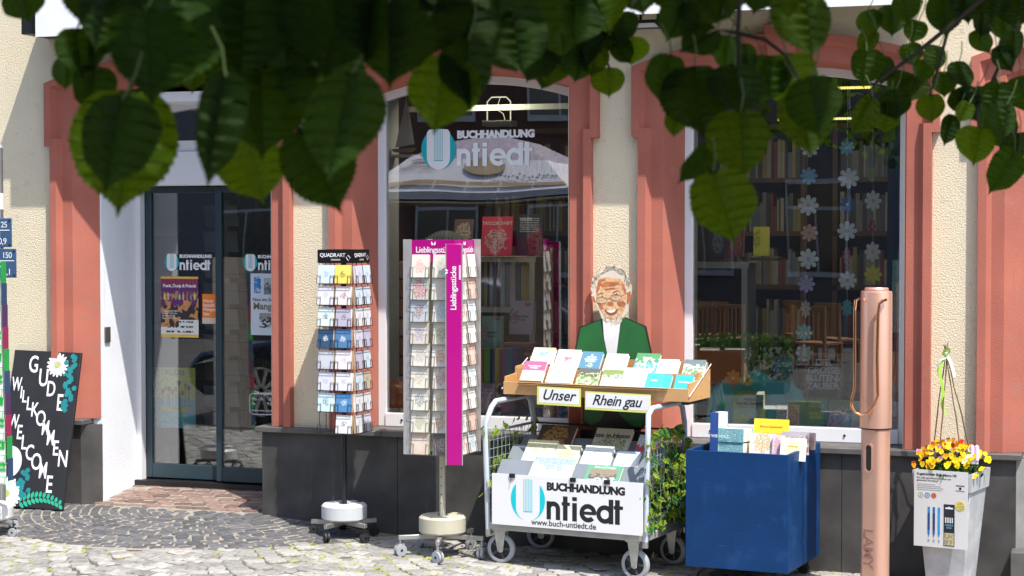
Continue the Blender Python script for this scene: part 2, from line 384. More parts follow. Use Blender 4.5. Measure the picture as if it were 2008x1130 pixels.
NL=[q for q in light if -6.8<q[0]<-.4 and q[1]>-1.7]
for q in range(760):
    x,y,a=rr.choice(NL)
    if (math.sin(x*2.1+y*3)+math.sin(x*.9-y*5+2))<-.2: continue
    x+=.05*math.cos(a); y+=.05*math.sin(a)
    for s in range(9):
        u,v=x+rr.gauss(0,.005),y+rr.gauss(0,.024); r=rr.uniform(.004,.011); z=ground(u,v)-.004
        ms.add([(u-r,v-r,z),(u+r,v-r,z),(u,v+r,z),(u,v,z+r*1.1)],[(0,1,3),(1,2,3),(2,0,3)])
o=ms.build('joint_moss',M_moss); tag(o,'yellow green moss growing in the joints of the pale setts','moss',kind='stuff')
# ================= BUILDING
B=thing('shop_building','cream bookshop front with red arched surrounds and black stone plinth','building',(-4,0,0))
def arch(x0,x1,zs,sag,n=14):
    return [(x0+(x1-x0)*i/n, zs+sag*(1-(2*i/n-1)**2)) for i in range(n+1)]
OP=[]  # (xo0,xo1) outer edges
for a,b in ((-6.483,-4.80),(-4.544,-2.889),(-2.611,-.958),(-.713,.94)): OP.append((a,b))
ZB=.535
def outline(x0,x1,inset,ear,zs,sag,zb,ze=2.28,insr=None):
    insr=inset if insr is None else insr; k=.0 if inset<.04 else .05
    L=[(x0+inset,zb),(x0+inset,ze+k),(x0+inset-ear,ze+k+(0 if ear else .001))]
    A=arch(x0+inset-ear,x1-insr+ear,zs,sag)
    Rr=[(x1-insr+ear,ze+k+(0 if ear else .001)),(x1-insr,ze+k),(x1-insr,zb)]
    return L+A+Rr
def surround(x0,x1,zb,spl=.075,Yr=.22,nm='window_surround'):
    A=outline(x0,x1,0,.04,2.685,.165,zb); Bq=outline(x0,x1,.046,.04,2.655,.148,zb)
    A2=outline(x0,x1,.002,.04,2.683,.165,zb); B2=outline(x0,x1,.072,.04,2.64,.143,zb)
    Cq=outline(x0,x1,.14,0,2.585,.115,zb); C2=outline(x0,x1,.148,0,2.58,.113,zb); D=outline(x0,x1,.14+spl,0,2.575,.1,zb,insr=.15)
    m=MB(); n=len(A)
    rows=[(A,.02),(A,-.044),(A2,-.055),(Bq,-.055),(B2,-.012),(Cq,-.012),(C2,.0),(D,Yr)]
    vs=[(p[0],y,p[1]) for row,y in rows for p in row]
    fs=[(r*n+i,r*n+i+1,(r+1)*n+i+1,(r+1)*n+i) for r in range(len(rows)-1) for i in range(n-1)]
    m.add(vs,fs); o=m.build(nm,M_red,B)
    xc=(x0+x1)/2
    k=MB(); k.prism([(xc-.075,2.72),(xc+.075,2.72),(xc+.10,2.90),(xc-.10,2.90)],-.075,.0); k.build('keystone',M_red,B,bevel=.006)
for i,(a,b) in enumerate(OP):
    if i==0 or i==3: surround(a,b,ZB,.15,.07,'door_surround')
    else: surround(a,b,ZB)
# stucco wall
wl=MB(); TOPZ=7.5
def wallpart(m,y0,y1,ins,zlow,xl=-11,xr=8,ir=.152):
    xs_=[xl]+[v for (a,b) in OP for v in (a+ins,b-ir)]+[xr]
    for i in range(0,len(xs_),2): m.box(xs_[i],xs_[i+1],y0,y1,zlow,2.60)
    poly=[(xl,2.60)]
    for a,b in OP: poly+= [(a+ins,2.60)]+arch(a+ins,b-ir,2.605,.12 if ins<.2 else .1)+[(b-ir,2.60)]
    poly+=[(xr,2.60),(xr,TOPZ),(xl,TOPZ)]
    m.prism(poly,y0,y1)
wallpart(wl,0,.225,.142,ZB-.035)
wl.build('stucco_wall',M_stucco,B)
w2=MB(); wallpart(w2,.226,.56,.217,ZB-.034); w2.build('inner_wall',M_cheek,B)
pl=MB()
# plinth slabs and caps
def slab(x0,x1,hz=.497):
    m=MB(); m.box(x0+.0015,x1-.0015,-.03,.03,-.45,hz); m.build('plinth_slab',M_basalt,B,bevel=.0015)
def cap(x0,x1):
    m=MB(); m.box(x0+.001,x1-.001,-.062,.23,.5,ZB-.002); m.build('plinth_cap',M_basalt_cap,B,bevel=.004)
for a,b in ((-11,-9.6),(-9.6,-8.2),(-8.2,-7.1),(-7.1,-6.28)): slab(a,b); cap(a,b+(.03 if b==-6.28 else 0))
for a,b in ((-5.005,-4.105),(-4.105,-3.26),(-3.26,-2.35),(-2.35,-1.44),(-1.44,-.50)): slab(a,b)
for a,b in ((-5.04,-4.2),(-4.2,-3.05),(-3.05,-1.95),(-1.95,-1.18),(-1.18,-.47)): cap(a,b)
for a,b in ((1.0,2.2),(2.2,3.6),(3.6,5.5),(5.5,8)): slab(a,b); cap(a,b)
m=MB(); m.box(-11,-6.29,.031,.5,-.45,.5); m.box(-4.99,-.56,.031,.5,-.45,.5); m.box(1.0,8,.031,.5,-.45,.5); m.build('plinth_core',M_basalt,B)
# plinth returns (door jambs)
m=MB(); m.prism([(-6.28,-.03),(-6.185,.07),(-6.185,.10),(-6.29,.10)],-.45,.497,'z'); m.build('plinth_return',M_basalt,B)
m=MB(); m.prism([(-5.0045,-.028),(-4.99,-.028),(-4.985,.56),(-5.0045,.56)],-.45,.497,'z'); m.build('plinth_return',M_basalt,B)
m=MB(); m.prism([(-.50,-.028),(-.415,.07),(-.415,.56),(-.52,.56)],-.45,.497,'z'); m.build('plinth_return',mat('sunlit_slab',(.22,.22,.21),.7,var=.2,vs=8),B)  # sunlit side face painted as a lighter grey than the other returns
m=MB(); m.box(-.52,.94,-.16,.6,-.4,.02); m.build('door_step',M_basalt_cap,B,bevel=.006)
# white door recess reveals
m=MB(); m.box(-6.5,-6.184,.072,.56,-.2,2.58); m.box(-4.935,-4.75,.08,.56,.5,2.58); m.build('recess_jamb',M_white_stucco,B)
m=MB(); m.box(-6.183,-4.94,.10,.56,2.56,2.62); m.build('recess_head',M_white_stucco,B)
# ---- entrance door
DY=.53
m=MB(); m.box(-6.183,-6.146,DY-.03,DY+.03,.07,2.3); m.build('door_jamb_trim',M_wframe,B)
m=MB(); m.box(-6.183,-4.94,DY-.09,DY+.05,2.036,2.26); m.build('door_operator_box',M_wframe,B,bevel=.006)
m=MB(); m.box(-6.183,-4.94,DY-.06,DY+.04,2.264,2.33); m.build('transom_rail',M_wframe,B)
m=MB(); A=arch(-6.183,-4.94,2.50,.1); A2_=arch(-6.183,-4.94,2.45,.1)
m.prism(A+A2_[::-1],DY-.04,DY+.03); m.box(-5.66,-5.62,DY-.03,DY+.03,2.33,2.53); m.build('transom_frame',M_wframe,B)
m=MB(); m.prism([(-6.18,2.33),(-4.95,2.33)]+arch(-6.18,-4.95,2.46,.1)[::-1],DY,DY+.008); m.build('transom_pane',M_glass,B)
m=MB(); m.box(-6.183,-4.985,DY-.06,DY+.06,.02,.085); m.build('door_threshold',M_black,B)
def leaf_door(x0,x1,y):
    m=MB(); m.box(x0,x0+.045,y-.02,y+.02,.095,2.03); m.box(x1-.045,x1,y-.02,y+.02,.095,2.03); m.box(x0+.045,x1-.045,y-.02,y+.02,.095,.19); m.box(x0+.045,x1-.045,y-.02,y+.02,1.99,2.03)
    d=m.build('sliding_door',M_teal,B,bevel=.003)
    m=MB(); m.box(x0+.046,x1-.046,y-.004,y+.004,.19,1.99); WM[d.name]=wm(B); m.build('pane',M_glass,d); return d
leaf_door(-6.14,-5.575,DY+.045); d2=leaf_door(-5.60,-4.985,DY); 
# right door (edge of frame)
m=MB(); m.box(-.41,.8,.5,.54,.02,2.5); m.build('side_door',M_teal,B)
m=MB(); m.disc(-6.184,0,.001,0,.001); 
m=MB(); m.box(-6.186,-6.172,.10,.16,1.02,1.12); m.build('key_switch',mat('dark_key_switch',(.12,.11,.1),.4,.5),B,bevel=.002)
# ---- display windows
def window(x0,x1):
    a,b=x0+.215,x1-.150; fw=.05
    m=MB(); y0,y1=.215,.275
    m.box(a,a+fw,y0,y1,ZB,2.57); m.box(b-fw,b,y0,y1,ZB,2.57); m.box(a+fw,b-fw,y0-.01,y1,ZB,ZB+.08)
    A=[(a,2.568)]+arch(a,b,2.58,.1)+[(b,2.568)]; A2=arch(a+fw,b-fw,2.538,.092)
    m.prism([(a,2.57)]+arch(a,b,2.575,.105)+[(b,2.57),(b-fw,2.57)]+A2[::-1]+[(a+fw,2.57)],y0,y1)
    f=m.build('window_frame',M_wframe,B,bevel=.004)
    m=MB(); m.prism([(a+fw-.01,ZB+.075),(b-fw+.01,ZB+.075)]+arch(a+fw-.01,b-fw+.01,2.55,.092)[::-1],.240,.248); m.build('pane',M_glass,f)
    m=MB(); 
    for q in (a+.16,b-.35): m.disc(q,ZB+.04,.007,y0-.016,y0-.009,10)
    m.build('drain_cap',M_black,f)
    m=MB(); m.box(a-.002,b+.002,.276,.75,.3,ZB+.06); m.build('display_ledge',mat('display_board_white',(.75,.75,.72),.8),B)
window(*OP[1]); window(*OP[2])
# ---- interior
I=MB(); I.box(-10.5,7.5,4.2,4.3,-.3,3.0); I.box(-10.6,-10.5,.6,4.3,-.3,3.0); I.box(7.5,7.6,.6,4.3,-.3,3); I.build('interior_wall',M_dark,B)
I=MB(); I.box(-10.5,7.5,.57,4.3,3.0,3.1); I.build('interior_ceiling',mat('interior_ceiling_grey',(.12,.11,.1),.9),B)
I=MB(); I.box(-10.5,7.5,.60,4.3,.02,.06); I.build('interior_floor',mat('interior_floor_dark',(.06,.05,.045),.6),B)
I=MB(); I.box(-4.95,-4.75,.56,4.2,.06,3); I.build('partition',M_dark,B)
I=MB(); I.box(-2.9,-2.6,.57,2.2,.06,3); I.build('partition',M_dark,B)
# ---- canopy
m=MB(); m.box(-6.386,-1.008,-.352,-.335,2.945,3.22); m.build('canopy_fascia',mat('white_sheet_fascia',(.8,.81,.84),.5,var=.03,vs=4,bump=.3,bs=9,bd=.01),B)
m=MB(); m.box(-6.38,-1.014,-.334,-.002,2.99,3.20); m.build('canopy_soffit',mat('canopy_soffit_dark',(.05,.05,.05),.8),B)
m=MB(); m.box(-6.52,-6.389,-.30,-.002,2.97,3.2); m.build('canopy_end',M_black,B)
def flood(px):
    p=P(px,45,-.18); t=thing('flood_lamp','grey flood lamp hanging under the white canopy above the right window','lamp',p)
    m=MB(T(p)); m.box(-.085,.085,-.06,.06,-.03,.012); m.build('housing',M_black,t,bevel=.006)
    m=MB(T(p)); m.prism([(-.07,-.032),(.07,-.032),(.045,-.008),(-.045,-.008)],-.066,-.061); m.build('lens',mat('lamp_lens',(.6,.6,.58),.3),t)
    m=MB(T(p)); m.tube([(-.05,0,.01),(-.05,0,.1)],.008); m.tube([(.05,0,.01),(.05,0,.1)],.008); m.build('bracket',M_black,t)
flood(1273)
# upper storey windows (above the frame)
for i in range(5):
    xc=-8+i*3.2
    m=MB(); m.box(xc-.55,xc+.55,-.03,-.001,4.4,6.1); f=m.build('upper_window',M_wframe,B)
    m=MB(); m.box(xc-.48,xc+.48,-.034,-.031,4.47,6.03); m.build('pane',mat('dark_pane',(.03,.035,.04),.1),f)
m=MB(); m.box(-11.2,8.2,-.4,7,7.5,7.7); m.build('roof',M_basalt_cap,B)
# ================= helpers for print
def logo(fx,x0,y0,s,parent,cu=M_white,ct=M_white,teal=M_tealp,clip=None,ring_only=False):
    """bookshop logo, design grid 217 x 80, on frame fx at x0,y0 with scale s; parts: emblem, lettering"""
    G=fx@T((x0,y0,.0))@Matrix.Diagonal((s,s,.3,1))
    m=MB(G); n=36
    pts=[(33+34*math.cos(2*PI*i/n),40+38*math.sin(2*PI*i/n)) for i in range(n)]
    if ring_only:
        for sg in (-1,1):
            m.prism([(33+sg*34*math.cos(a),40+38*math.sin(a)) for a in [R(46-121*i/20) for i in range(21)]]+[(33+sg*23.5*math.cos(a),24+22*math.sin(a)) for a in [R(-72+72*i/8) for i in range(9)]],.0008,.0012,'z')
            continue
            cr=[(33+sg*34*math.cos(a),40+38*math.sin(a)) for a in [R(-68+136*i/20) for i in range(21)]]
            inn=[(33+sg*(23.5*(1 if abs(a)<1 else 1)) if abs(math.sin(a))<.80 else 33+sg*23.5*math.cos(a)/.6,40+38*math.sin(a)) for a in [R(68-136*i/20) for i in range(21)]]
            m.prism([(x,y) for x,y in cr]+[(x,y) for x,y in inn],.0008,.0012,'z')
    else: m.prism(pts,.0004,.0010,'z')
    m.build('emblem_disc',teal,parent)
    m=MB(G)
    U=[(10,70),(14,76),(22,77)]+[(44,77),(52,76),(56,70)]+[(56,22)]+[(33+23*math.cos(a),24+22*math.sin(a)) for a in [R(-4-172*i/16) for i in range(17)]]
    if not ring_only: m.prism(U,.0011,.0015,'z'); m.build('emblem_letter',cu,parent)
    m=MB(G)
    for i in range(6): m.box(25+i*3.2-.55,25+i*3.2+.55,20,77-abs(i-2.5)*.4,.0017,.0022)
    m.box(24.2,42,17.6,19.4,.0017,.0022); m.build('emblem_book',teal,parent)
    # word
    m=MB(G); k=[.0012]
    def bar(a,b,c,d): 
        if clip and a>clip: return
        if clip: b=min(b,clip)
        m.box(a,b,c,d,0,k[0]); k[0]+=.00003
    def rg(cx,cy,ro,ri,a,b):
        if clip and cx>clip: return
        m.ring(cx,cy,ro,ri,R(a),R(b),0,k[0],22,'z'); k[0]+=.00003
    bar(70,78.5,7.5,40); bar(88,96.5,7.5,27); rg(83.25,27,13.25,4.8,0,180)
    bar(102,111,7.5,50.5); bar(99.5,115.5,34,40)
    bar(120,129,7.5,40); bar(120,129,43.5,50.5)
    rg(150.4,23.8,16.3,8,0,316); bar(142,165.5,21,26.5)
    rg(182.6,23.8,16.3,8,0,360); bar(190,198.8,7.5,50.5)
    bar(202,211,7.5,50.5); bar(199.5,217,34,40)
    m.build('lettering',ct,parent)
    ttl='BUCHHANDLUNG' if not clip else 'BUCHH'
    text(ttl,18.5,G@T((70,60,.001)),ct,parent,bold=.06,align='LEFT',sp=.965 if not clip else .95)
# window lettering decals on glass (part of the building)
lw=P(827,335,.236); lx=lw.x; e=P(1044,335,.236)
lg=thing('window_lettering','white and teal bookshop logo stuck on the left display window','lettering',lw)
fx=WF((lw.x,.2385,lw.z)); logo(fx,0,0,(e.x-lw.x)/217,lg)
dl=P(322,533,DY+.03); e=P(412,533,DY+.03)
lg=thing('window_lettering','small white logo on the left leaf of the glass door','lettering',dl); logo(WF((dl.x,DY+.0395,dl.z)),0,0,(e.x-dl.x)/217,lg)
dl=P(477,533,DY-.01)
lg=thing('window_lettering','cropped white logo on the right leaf of the glass door','lettering',dl); logo(WF((dl.x,DY-.0055,dl.z)),0,0,(e.x-P(322,533,DY).x)/217,lg)
# posters on the door
def poster(x0,y0,x1,y1,Y,name,label,m,ex=None,cat='poster'):
    a=P(x0,y1,Y); b=P(x1,y0,Y); f=WF((a.x,Y,a.z)); mb=MB(f); mb.box(0,b.x-a.x,0,b.z-a.z,0,.0008)
    me_o=mb.build('tmp',m,None,origin=None); 
    me=bpy.data.meshes.new(name); w_,h_=b.x-a.x,b.z-a.z
    me.from_pydata([(x,y,z) for x in (0,w_) for y in (0,h_) for z in (0,.0008)],[],[(0,1,3,2),(4,6,7,5),(0,4,5,1),(2,3,7,6),(0,2,6,4),(1,5,7,3)]); me.materials.append(m)
    bpy.data.objects.remove(me_o); o=inst(name,me,f); tag(o,label,cat); return o,f,w_,h_
PY=DY+.038
o,f,pw,ph=poster(316,543,389,661,PY,'event_poster','purple and yellow show poster with a group of performers on the door glass',cover('show',(.12,.02,.13),(.03,.02,.03),third=(.55,.25,.08),photo=1,seed=4))
m=MB(f); m.box(0,pw,ph*.965,ph,.001,.0014); m.box(0,pw,0,ph*.05,.001,.0014); m.build('yellow_band',mat('poster_yellow',(.75,.48,.08),.5),o)
m=MB(f); m.box(0,pw,ph*.05,ph*.17,.001,.0014); m.box(pw*.48,pw,ph*.17,ph*.29,.001,.0014); m.build('white_band',cover('fine',(.7,.7,.68),lines=3,seed=3),o)
m=MB(f); 
for i in range(12): m.box(pw*(i*.083+.01),pw*(i*.083+.055),ph*.86,ph*.962,.001,.0013)
m.build('curtain_print',mat('poster_red',(.35,.03,.05),.5),o)
rr=random.Random(9)
for q in range(9):
    m=MB(f); x=pw*(.1+q*.1); h=ph*rr.uniform(.1,.15); y=ph*.62
    m.prism([(x-.006,y),(x+.006,y),(x+.007,y+h*.7),(x,y+h*.8),(x-.007,y+h*.7)],.001,.0014,'z'); m.disc(x,y+h*.9,.0045,.001,.0015,8,'z'); m.build('performer_print',mat('poster_p%d'%(q%4),[(.6,.6,.1),(.5,.45,.4),(.5,.15,.05),(.2,.3,.2)][q%4],.5),o)
text('Frank, Dunja & Friends',.030,f@T((pw/2,ph*.825,.0016)),M_white,o,bold=.02,sp=.9)
text('Freitag 20.05.2022\nEinlass 19.00 Uhr\nBuchhandlung\nBeginn 19.30 Uhr',.016,f@T((.01,ph*.42,.0016)),M_white,o,align='LEFT')
o,f,pw,ph=poster(397,577,434,635,PY,'order_notice','orange notice about ordering today on the left door leaf',mat('notice_orange',(.85,.22,.02),.5,var=.03),cat='notice')
text('Heute\nbestellt.\nMorgen\nhier.',.032,f@T((.008,ph*.72,.001)),M_white,o,align='LEFT',sp=.9,lsp=.9)
m=MB(f); m.box(0,pw,0,ph*.2,.0009,.0013); m.build('pale_band',mat('notice_pale',(.7,.55,.45),.5),o)
o,f,pw,ph=poster(492,537,560,657,DY-.006,'exhibition_poster','white poster with sketches cut off by the red jamb, on the right door leaf',mat('poster_white_blue',(.62,.68,.75),.5,var=.04))
m=MB(f); m.box(pw*.1,pw*.3,ph*.68,ph*.95,.001,.0014); m.build('blue_stroke_print',mat('poster_blue',(.02,.2,.5),.5,c2=(.6,.68,.75),c2t=.5,c2s=30),o)
m=MB(f); m.box(pw*.38,pw*.95,ph*.66,ph*.93,.001,.0014); m.build('photo_print',cover('sk',(.4,.42,.45),(.2,.22,.25),third=(.1,.12,.1),photo=1,seed=8),o)
m=MB(f); m.box(pw*.25,pw*.95,ph*.12,ph*.36,.001,.0014); m.build('photo_print',cover('sk2',(.3,.3,.28),(.6,.65,.7),third=(.05,.05,.05),photo=1,seed=5),o)
text('Neu im So',.034,f@T((.014,ph*.55,.0016)),M_blackp,o,align='LEFT',bold=.01); text('Manga',.062,f@T((.018,ph*.42,.0016)),mat('poster_brown',(.2,.17,.1),.5),o,align='LEFT',bold=.03)
# opening hours lettering
a=P(490,812,DY-.006); f=WF((a.x,DY-.006,a.z)); t=thing('opening_hours','white outlined opening hours lettering low on the right door leaf','lettering',a)
m=MB(f); m.tube([(.16,.135,0),(.02,.135,0),(0,.12,0),(0,.015,0),(.02,0,0),(.2,0,0)],.0022,6); m.build('border_line',M_white,t)
text('Öffnungszeiten',.03,f@T((.03,.13,.002)),M_white,t,align='LEFT',sp=.85); text('Mo - Fr     8.30\nSa           9.00',.028,f@T((.015,.09,.002)),M_white,t,align='LEFT'); text('Buchhandlung Untiedt',.016,f@T((.015,.02,.002)),M_white,t,align='LEFT')
# garden poster inside the door
o,f,pw,ph=poster(304,722,383,838,DY+.10,'tulip_poster','turquoise poster with a yellow tulip boat behind the left door leaf',cover('tulip',(.6,.7,.12),(.15,.6,.68),photo=1,seed=11))
m=MB(f); m.prism([(pw*.12,ph*.38),(pw*.2,ph*.28),(pw*.75,ph*.26),(pw*.9,ph*.38),(pw*.7,ph*.33),(pw*.3,ph*.33)],.001,.002,'z'); m.build('boat_print',mat('boat_yellow',(.7,.55,.05),.6),o)
for q in range(9):
    m=MB(f); x=pw*(.2+.08*q); y=ph*(.55+.2*random.random()); m.disc(x,y,.013,.001,.002,8,'z',rz=.018); m.box(x-.002,x+.002,ph*.34,y,.001,.0015); m.build('tulip_print',mat('tulip%d'%(q%3),[(.5,.05,.08),(.6,.2,.05),(.25,.05,.3)][q%3],.6),o)
text('KUDU',.05,f@T((pw/2,ph*.88,.002)),mat('tulip_t',(.25,.2,.35),.6),o,bold=.02)
# ================= SIGNS left: pole with hydrant plates
pp=P(-4,500,-.45)
t=thing('sign_pole','grey round pole with two blue pipe marker plates at the left edge','pole',(pp.x,-.45,ground(pp.x,-.45)))
m=MB(); q=P(-4,290,-.45); m.tube([(pp.x,-.45,ground(pp.x,-.45)-.05),(pp.x,-.45,q.z)],.036,14); m.build('pole',M_chrome,t)
m=MB(T((pp.x,-.45,q.z))); m.lathe([(.0,.03),(.02,.026),(.037,.0)],14); m.build('pole_cap',M_grey,t)
q1=P(-4,395,-.45); m=MB(T((pp.x,-.45,q1.z))); m.lathe([(.037,-.05),(.038,-.05),(.038,.05),(.037,.05)],14); m.build('sticker',M_white,t)
text('R',.07,frame((pp.x+.012,-.489,q1.z-.025),(1,.25,0),(0,0,1)),mat('sticker_yellow',(.85,.6,.02),.5),t,bold=.03)
M_plate=mat('pipe_plate_blue',(.045,.10,.20),.4,var=.12)
for (y0,y1,xr,tx,lab) in ((428,485,23,('S','125','7','0,9'),'upper blue pipe marker plate reading 125 and 0,9'),(488,545,32,('S','150','5,2','2,1'),'lower blue pipe marker plate reading S 150 and 2,1')):
    b=P(xr,y1,-.49); h=P(xr,y0,-.49).z-b.z; f=WF((b.x-.25,-.49,b.z)); 
    s=thing('pipe_marker_plate',lab,'sign plate',b)
    m=MB(f); m.box(0,.25,0,h,-.006,0); m.build('plate',M_plate,s,bevel=.003)
    m=MB(f); m.box(.085,.235,h*.57,h*.6,0,.0012); m.box(.16,.166,h*.3,h*.57,0,.0012); m.build('printed_lines',M_white,s)
    m=MB(f)
    for u in (.015,.235):
        for v in (.015,h-.015): m.disc(u,v,.006,0,.003,8,'z')
    m.build('rivets',M_black,s)
    text(tx[0],.075,f@T((.09,h*.66,.001)),M_white,s,bold=.01); text(tx[1],.052,f@T((.185,h*.68,.001)),M_white,s,sp=.9); text(tx[2],.05,f@T((.125,h*.36,.001)),M_white,s,sp=.9); text(tx[3],.055,f@T((.185,h*.1,.001)),M_white,s,sp=.9)
# ================= CHALKBOARD
TRp=P(158,692,-.045); TLp=P(28,686,-.045); BRp=hit(122,1001,(0,-.25,0),(0,1,0)); 
up=(TRp-BRp); rt=(TRp-TLp).normalized(); 
fb=frame(BRp-rt*((TRp-TLp).length+.0),rt,up); bw=(TRp-TLp).length; bh=up.length
t=thing('chalkboard_sign','black painted welcome board with white daisies leaning against the left pier','signboard',M=fb)
# sheared outline so that it follows the leaning board
m=MB(fb); m.box(0,bw,0,bh,-.022,0); m.build('board',mat('blackboard_paint',(.018,.018,.022),.55,var=.2,vs=7),t,bevel=.002)
M_chalk=mat('white_paint_marker',(.85,.85,.87),.6,var=.03)
def bd(px,py): return spot(fb,px,py)
GL=[ # text,px,py(baseline centre),height px
('G',65,730,33),('U',84,757,34),('D',99,777,30),('E',116,805,32),
('W',32,766,27),('I',41,781,24),('L',47,789,24),('L',56,804,26),('K',67,817,28),('O',79,835,30),('M',88,853,29),('M',98,873,30),('E',108,893,29),('N',122,915,32),
('W',26,840,28),('E',37,861,28),('L',46,881,28),('C',57,902,30),('O',70,921,32),('M',83,938,32),('E',95,966,33)]
for s,px,py,h in GL:
    u,v=bd(px,py); text(s,h/305*1.42,fb@T((u,v,.001))@Matrix.Diagonal((.66 if s not in 'MW' else .54,1,1,1)),M_chalk,t,bold=.012,shear=-.05)
def daisy(u,v,r,n,half=None):
    m=MB(fb)
    for i in range(n):
        a=2*PI*i/n
        for w_,z in ((.18,.0006),):
            P2=[(u+r*(.15*math.cos(a)),v+r*.15*math.sin(a)),(u+r*.75*math.cos(a-w_),v+r*.75*math.sin(a-w_)),(u+r*math.cos(a-.05),v+r*math.sin(a-.05)),(u+r*math.cos(a+.05),v+r*math.sin(a+.05)),(u+r*.75*math.cos(a+w_),v+r*.75*math.sin(a+w_))]
            P2=[(min(max(x,.003),bw-.003),max(y,.003)) for x,y in P2]
            m.prism(P2,.0,z+.00004*i,'z')
    m.build('daisy_petals',M_chalk,t)
    m=MB(fb); m.disc(u,v,r*.2,.0,.0022,14,'z'); m.build('daisy_centre',mat('daisy_green',(.45,.5,.1),.6),t)
u,v=bd(113,716); daisy(u,v,.078,17)
u,v=bd(12,968); daisy(u,v,.11,24)
u,v=bd(20,905); m=MB(fb); m.prism([(max(.003,u+.085*math.cos(a)),v+.1*math.sin(a)) for a in [R(-90+180*i/20) for i in range(21)]],.0,.0011,'z'); m.build('daisy_petals',mat('chalk_lilac',(.7,.7,.8),.6),t)
M_tl=mat('leaf_paint_teal',(.01,.22,.24),.6); M_gl=mat('leaf_paint_green',(.02,.42,.26),.6)
def lf2(m,u,v,a,l,w_,z):
    ca,sa=math.cos(a),math.sin(a); m.prism([(u+ca*x*l-sa*y*w_,v+sa*x*l+ca*y*w_) for x,y in ((0,0),(.3,.45),(.7,.4),(1,0),(.7,-.4),(.3,-.45))],.0,z,'z')
m=MB(fb); rr=random.Random(5)
for (cx,cy,n,dy) in ((140,712,26,5),(49,935,14,5)):
    for i in range(n):
        px=cx+rr.uniform(-9,9)-i*.35; py=cy-18+i*(4.2 if n>20 else 4); u,v=bd(px,py)
        if u<bw-.012: lf2(m,u,v,R(rr.uniform(-120,-50)),.036,.04,.0006+.00003*i)
m.build('painted_leaves',M_tl,t)
m=MB(fb)
for i in range(11):
    f_=i/10; px=38+78*f_; py=985-14*math.sin(PI*(f_*.9))+10*f_; u,v=bd(px,py)
    for sg in (1,-1): lf2(m,u,v,R(15+sg*(62)),.050*(1-.3*f_),.024,.0006+.00004*i)
m.build('painted_fern',M_gl,t)
# ================= green price-card stand, cut by the left edge
zg=ground(-6.75,-.95)
GY=-.95; GX=hit(18,1050,(0,GY,0),(0,1,0)).x-.165; XR=hit(9,800,(0,GY-.145,0),(0,1,0)).x
t=thing('tall_card_stand','green and white map stand on a wheeled white base at the left edge','display stand',(GX,GY,zg))
o_=T((GX,GY,ground(GX,GY)))
m=MB(o_); m.lathe([(0,.1),(.155,.1),(.165,.11),(.165,.17),(.15,.185),(0,.185)],28); m.build('base_disc',mat('cream_enamel',(.68,.68,.66),.4,var=.04),t)
m=MB(o_); m.tube([(0,0,.18),(0,0,1.6)],.018,10); m.build('pole',M_chrome,t)
def caster(M,r,t,mr,mf,nm='caster'):
    """small twin caster, M at ground contact, wheel rolling along local x"""
    m=MB(M); 
    for s in (-1,1): m.lathe([(r*.25,0),(r,.001),(r,r*.42),(r*.25,r*.42)],16,M=T((0,s*r*.32-(r*.21),r))@Matrix.Rotation(R(-90),4,'X')@T((0,0,0)))
    w_=m.build(nm+'_wheel',mr,t)
    m=MB(M); m.box(-r*.55,r*.75,-r*.22,r*.22,r*.9,r*2.15); m.tube([(0,0,r*2.0),(0,0,r*3.0)],r*.22,8); m.build(nm+'_fork',mf,t)
for k in range(5):
    a=R(-75+72*k); m=MB(o_); dx,dy=math.cos(a),math.sin(a); m.tube([(0,0,.085),(dx*.20,dy*.20,.085)],.014,6); m.build('base_arm',M_chrome,t)
    x,y=GX+dx*.20,GY+dy*.20; caster(T((x,y,ground(x,y)))@Matrix.Rotation(a,4,'Z'),.027,t,M_greyrub,M_black)
M_green=mat('green_card_header',(.02,.5,.06),.5,var=.03); M_gw=mat('green_wire',(.05,.6,.08),.4)
for k in range(10):
    z=.33+k*.128; xr=XR-.004*(k-2)
    m=MB(); m.box(GX-.14,xr-.005,GY-.145,GY-.14,zg+z,zg+z+.125); m.build('price_card',M_white,t)
    m=MB(); m.box(GX-.14,xr-.005,GY-.1485,GY-.1455,zg+z+.08,zg+z+.125); m.build('card_header',M_green,t)
    text('EUR 1,95' if k%2 else 'POSTKARTEN',.022,WF((xr-.06,GY-.149,zg+z+.092)),M_white,t,sp=.9)
    m=MB(); m.tube([(GX-.14,GY-.16,zg+z+.045),(xr+.0,GY-.16,zg+z+.045),(xr,GY-.12,zg+z+.045),(xr,GY-.12,zg+z)],.0022,5); m.tube([(xr,GY-.16,zg+z+.045),(xr,GY-.16,zg+z-.005),(xr,GY-.10,zg+z-.005)],.0022,5); m.build('wire_pocket',M_gw,t)
    m=MB(); m.box(xr+.002,xr+.007,GY-.135,GY-.085,zg+z+.02,zg+z+.15); m.build('folded_map',[mat('map_navy',(.03,.06,.14),.6),mat('map_green',(.02,.3,.06),.6),mat('map_wine',(.3,.02,.08),.6),mat('map_plum',(.08,.03,.1),.6)][k%4],t)
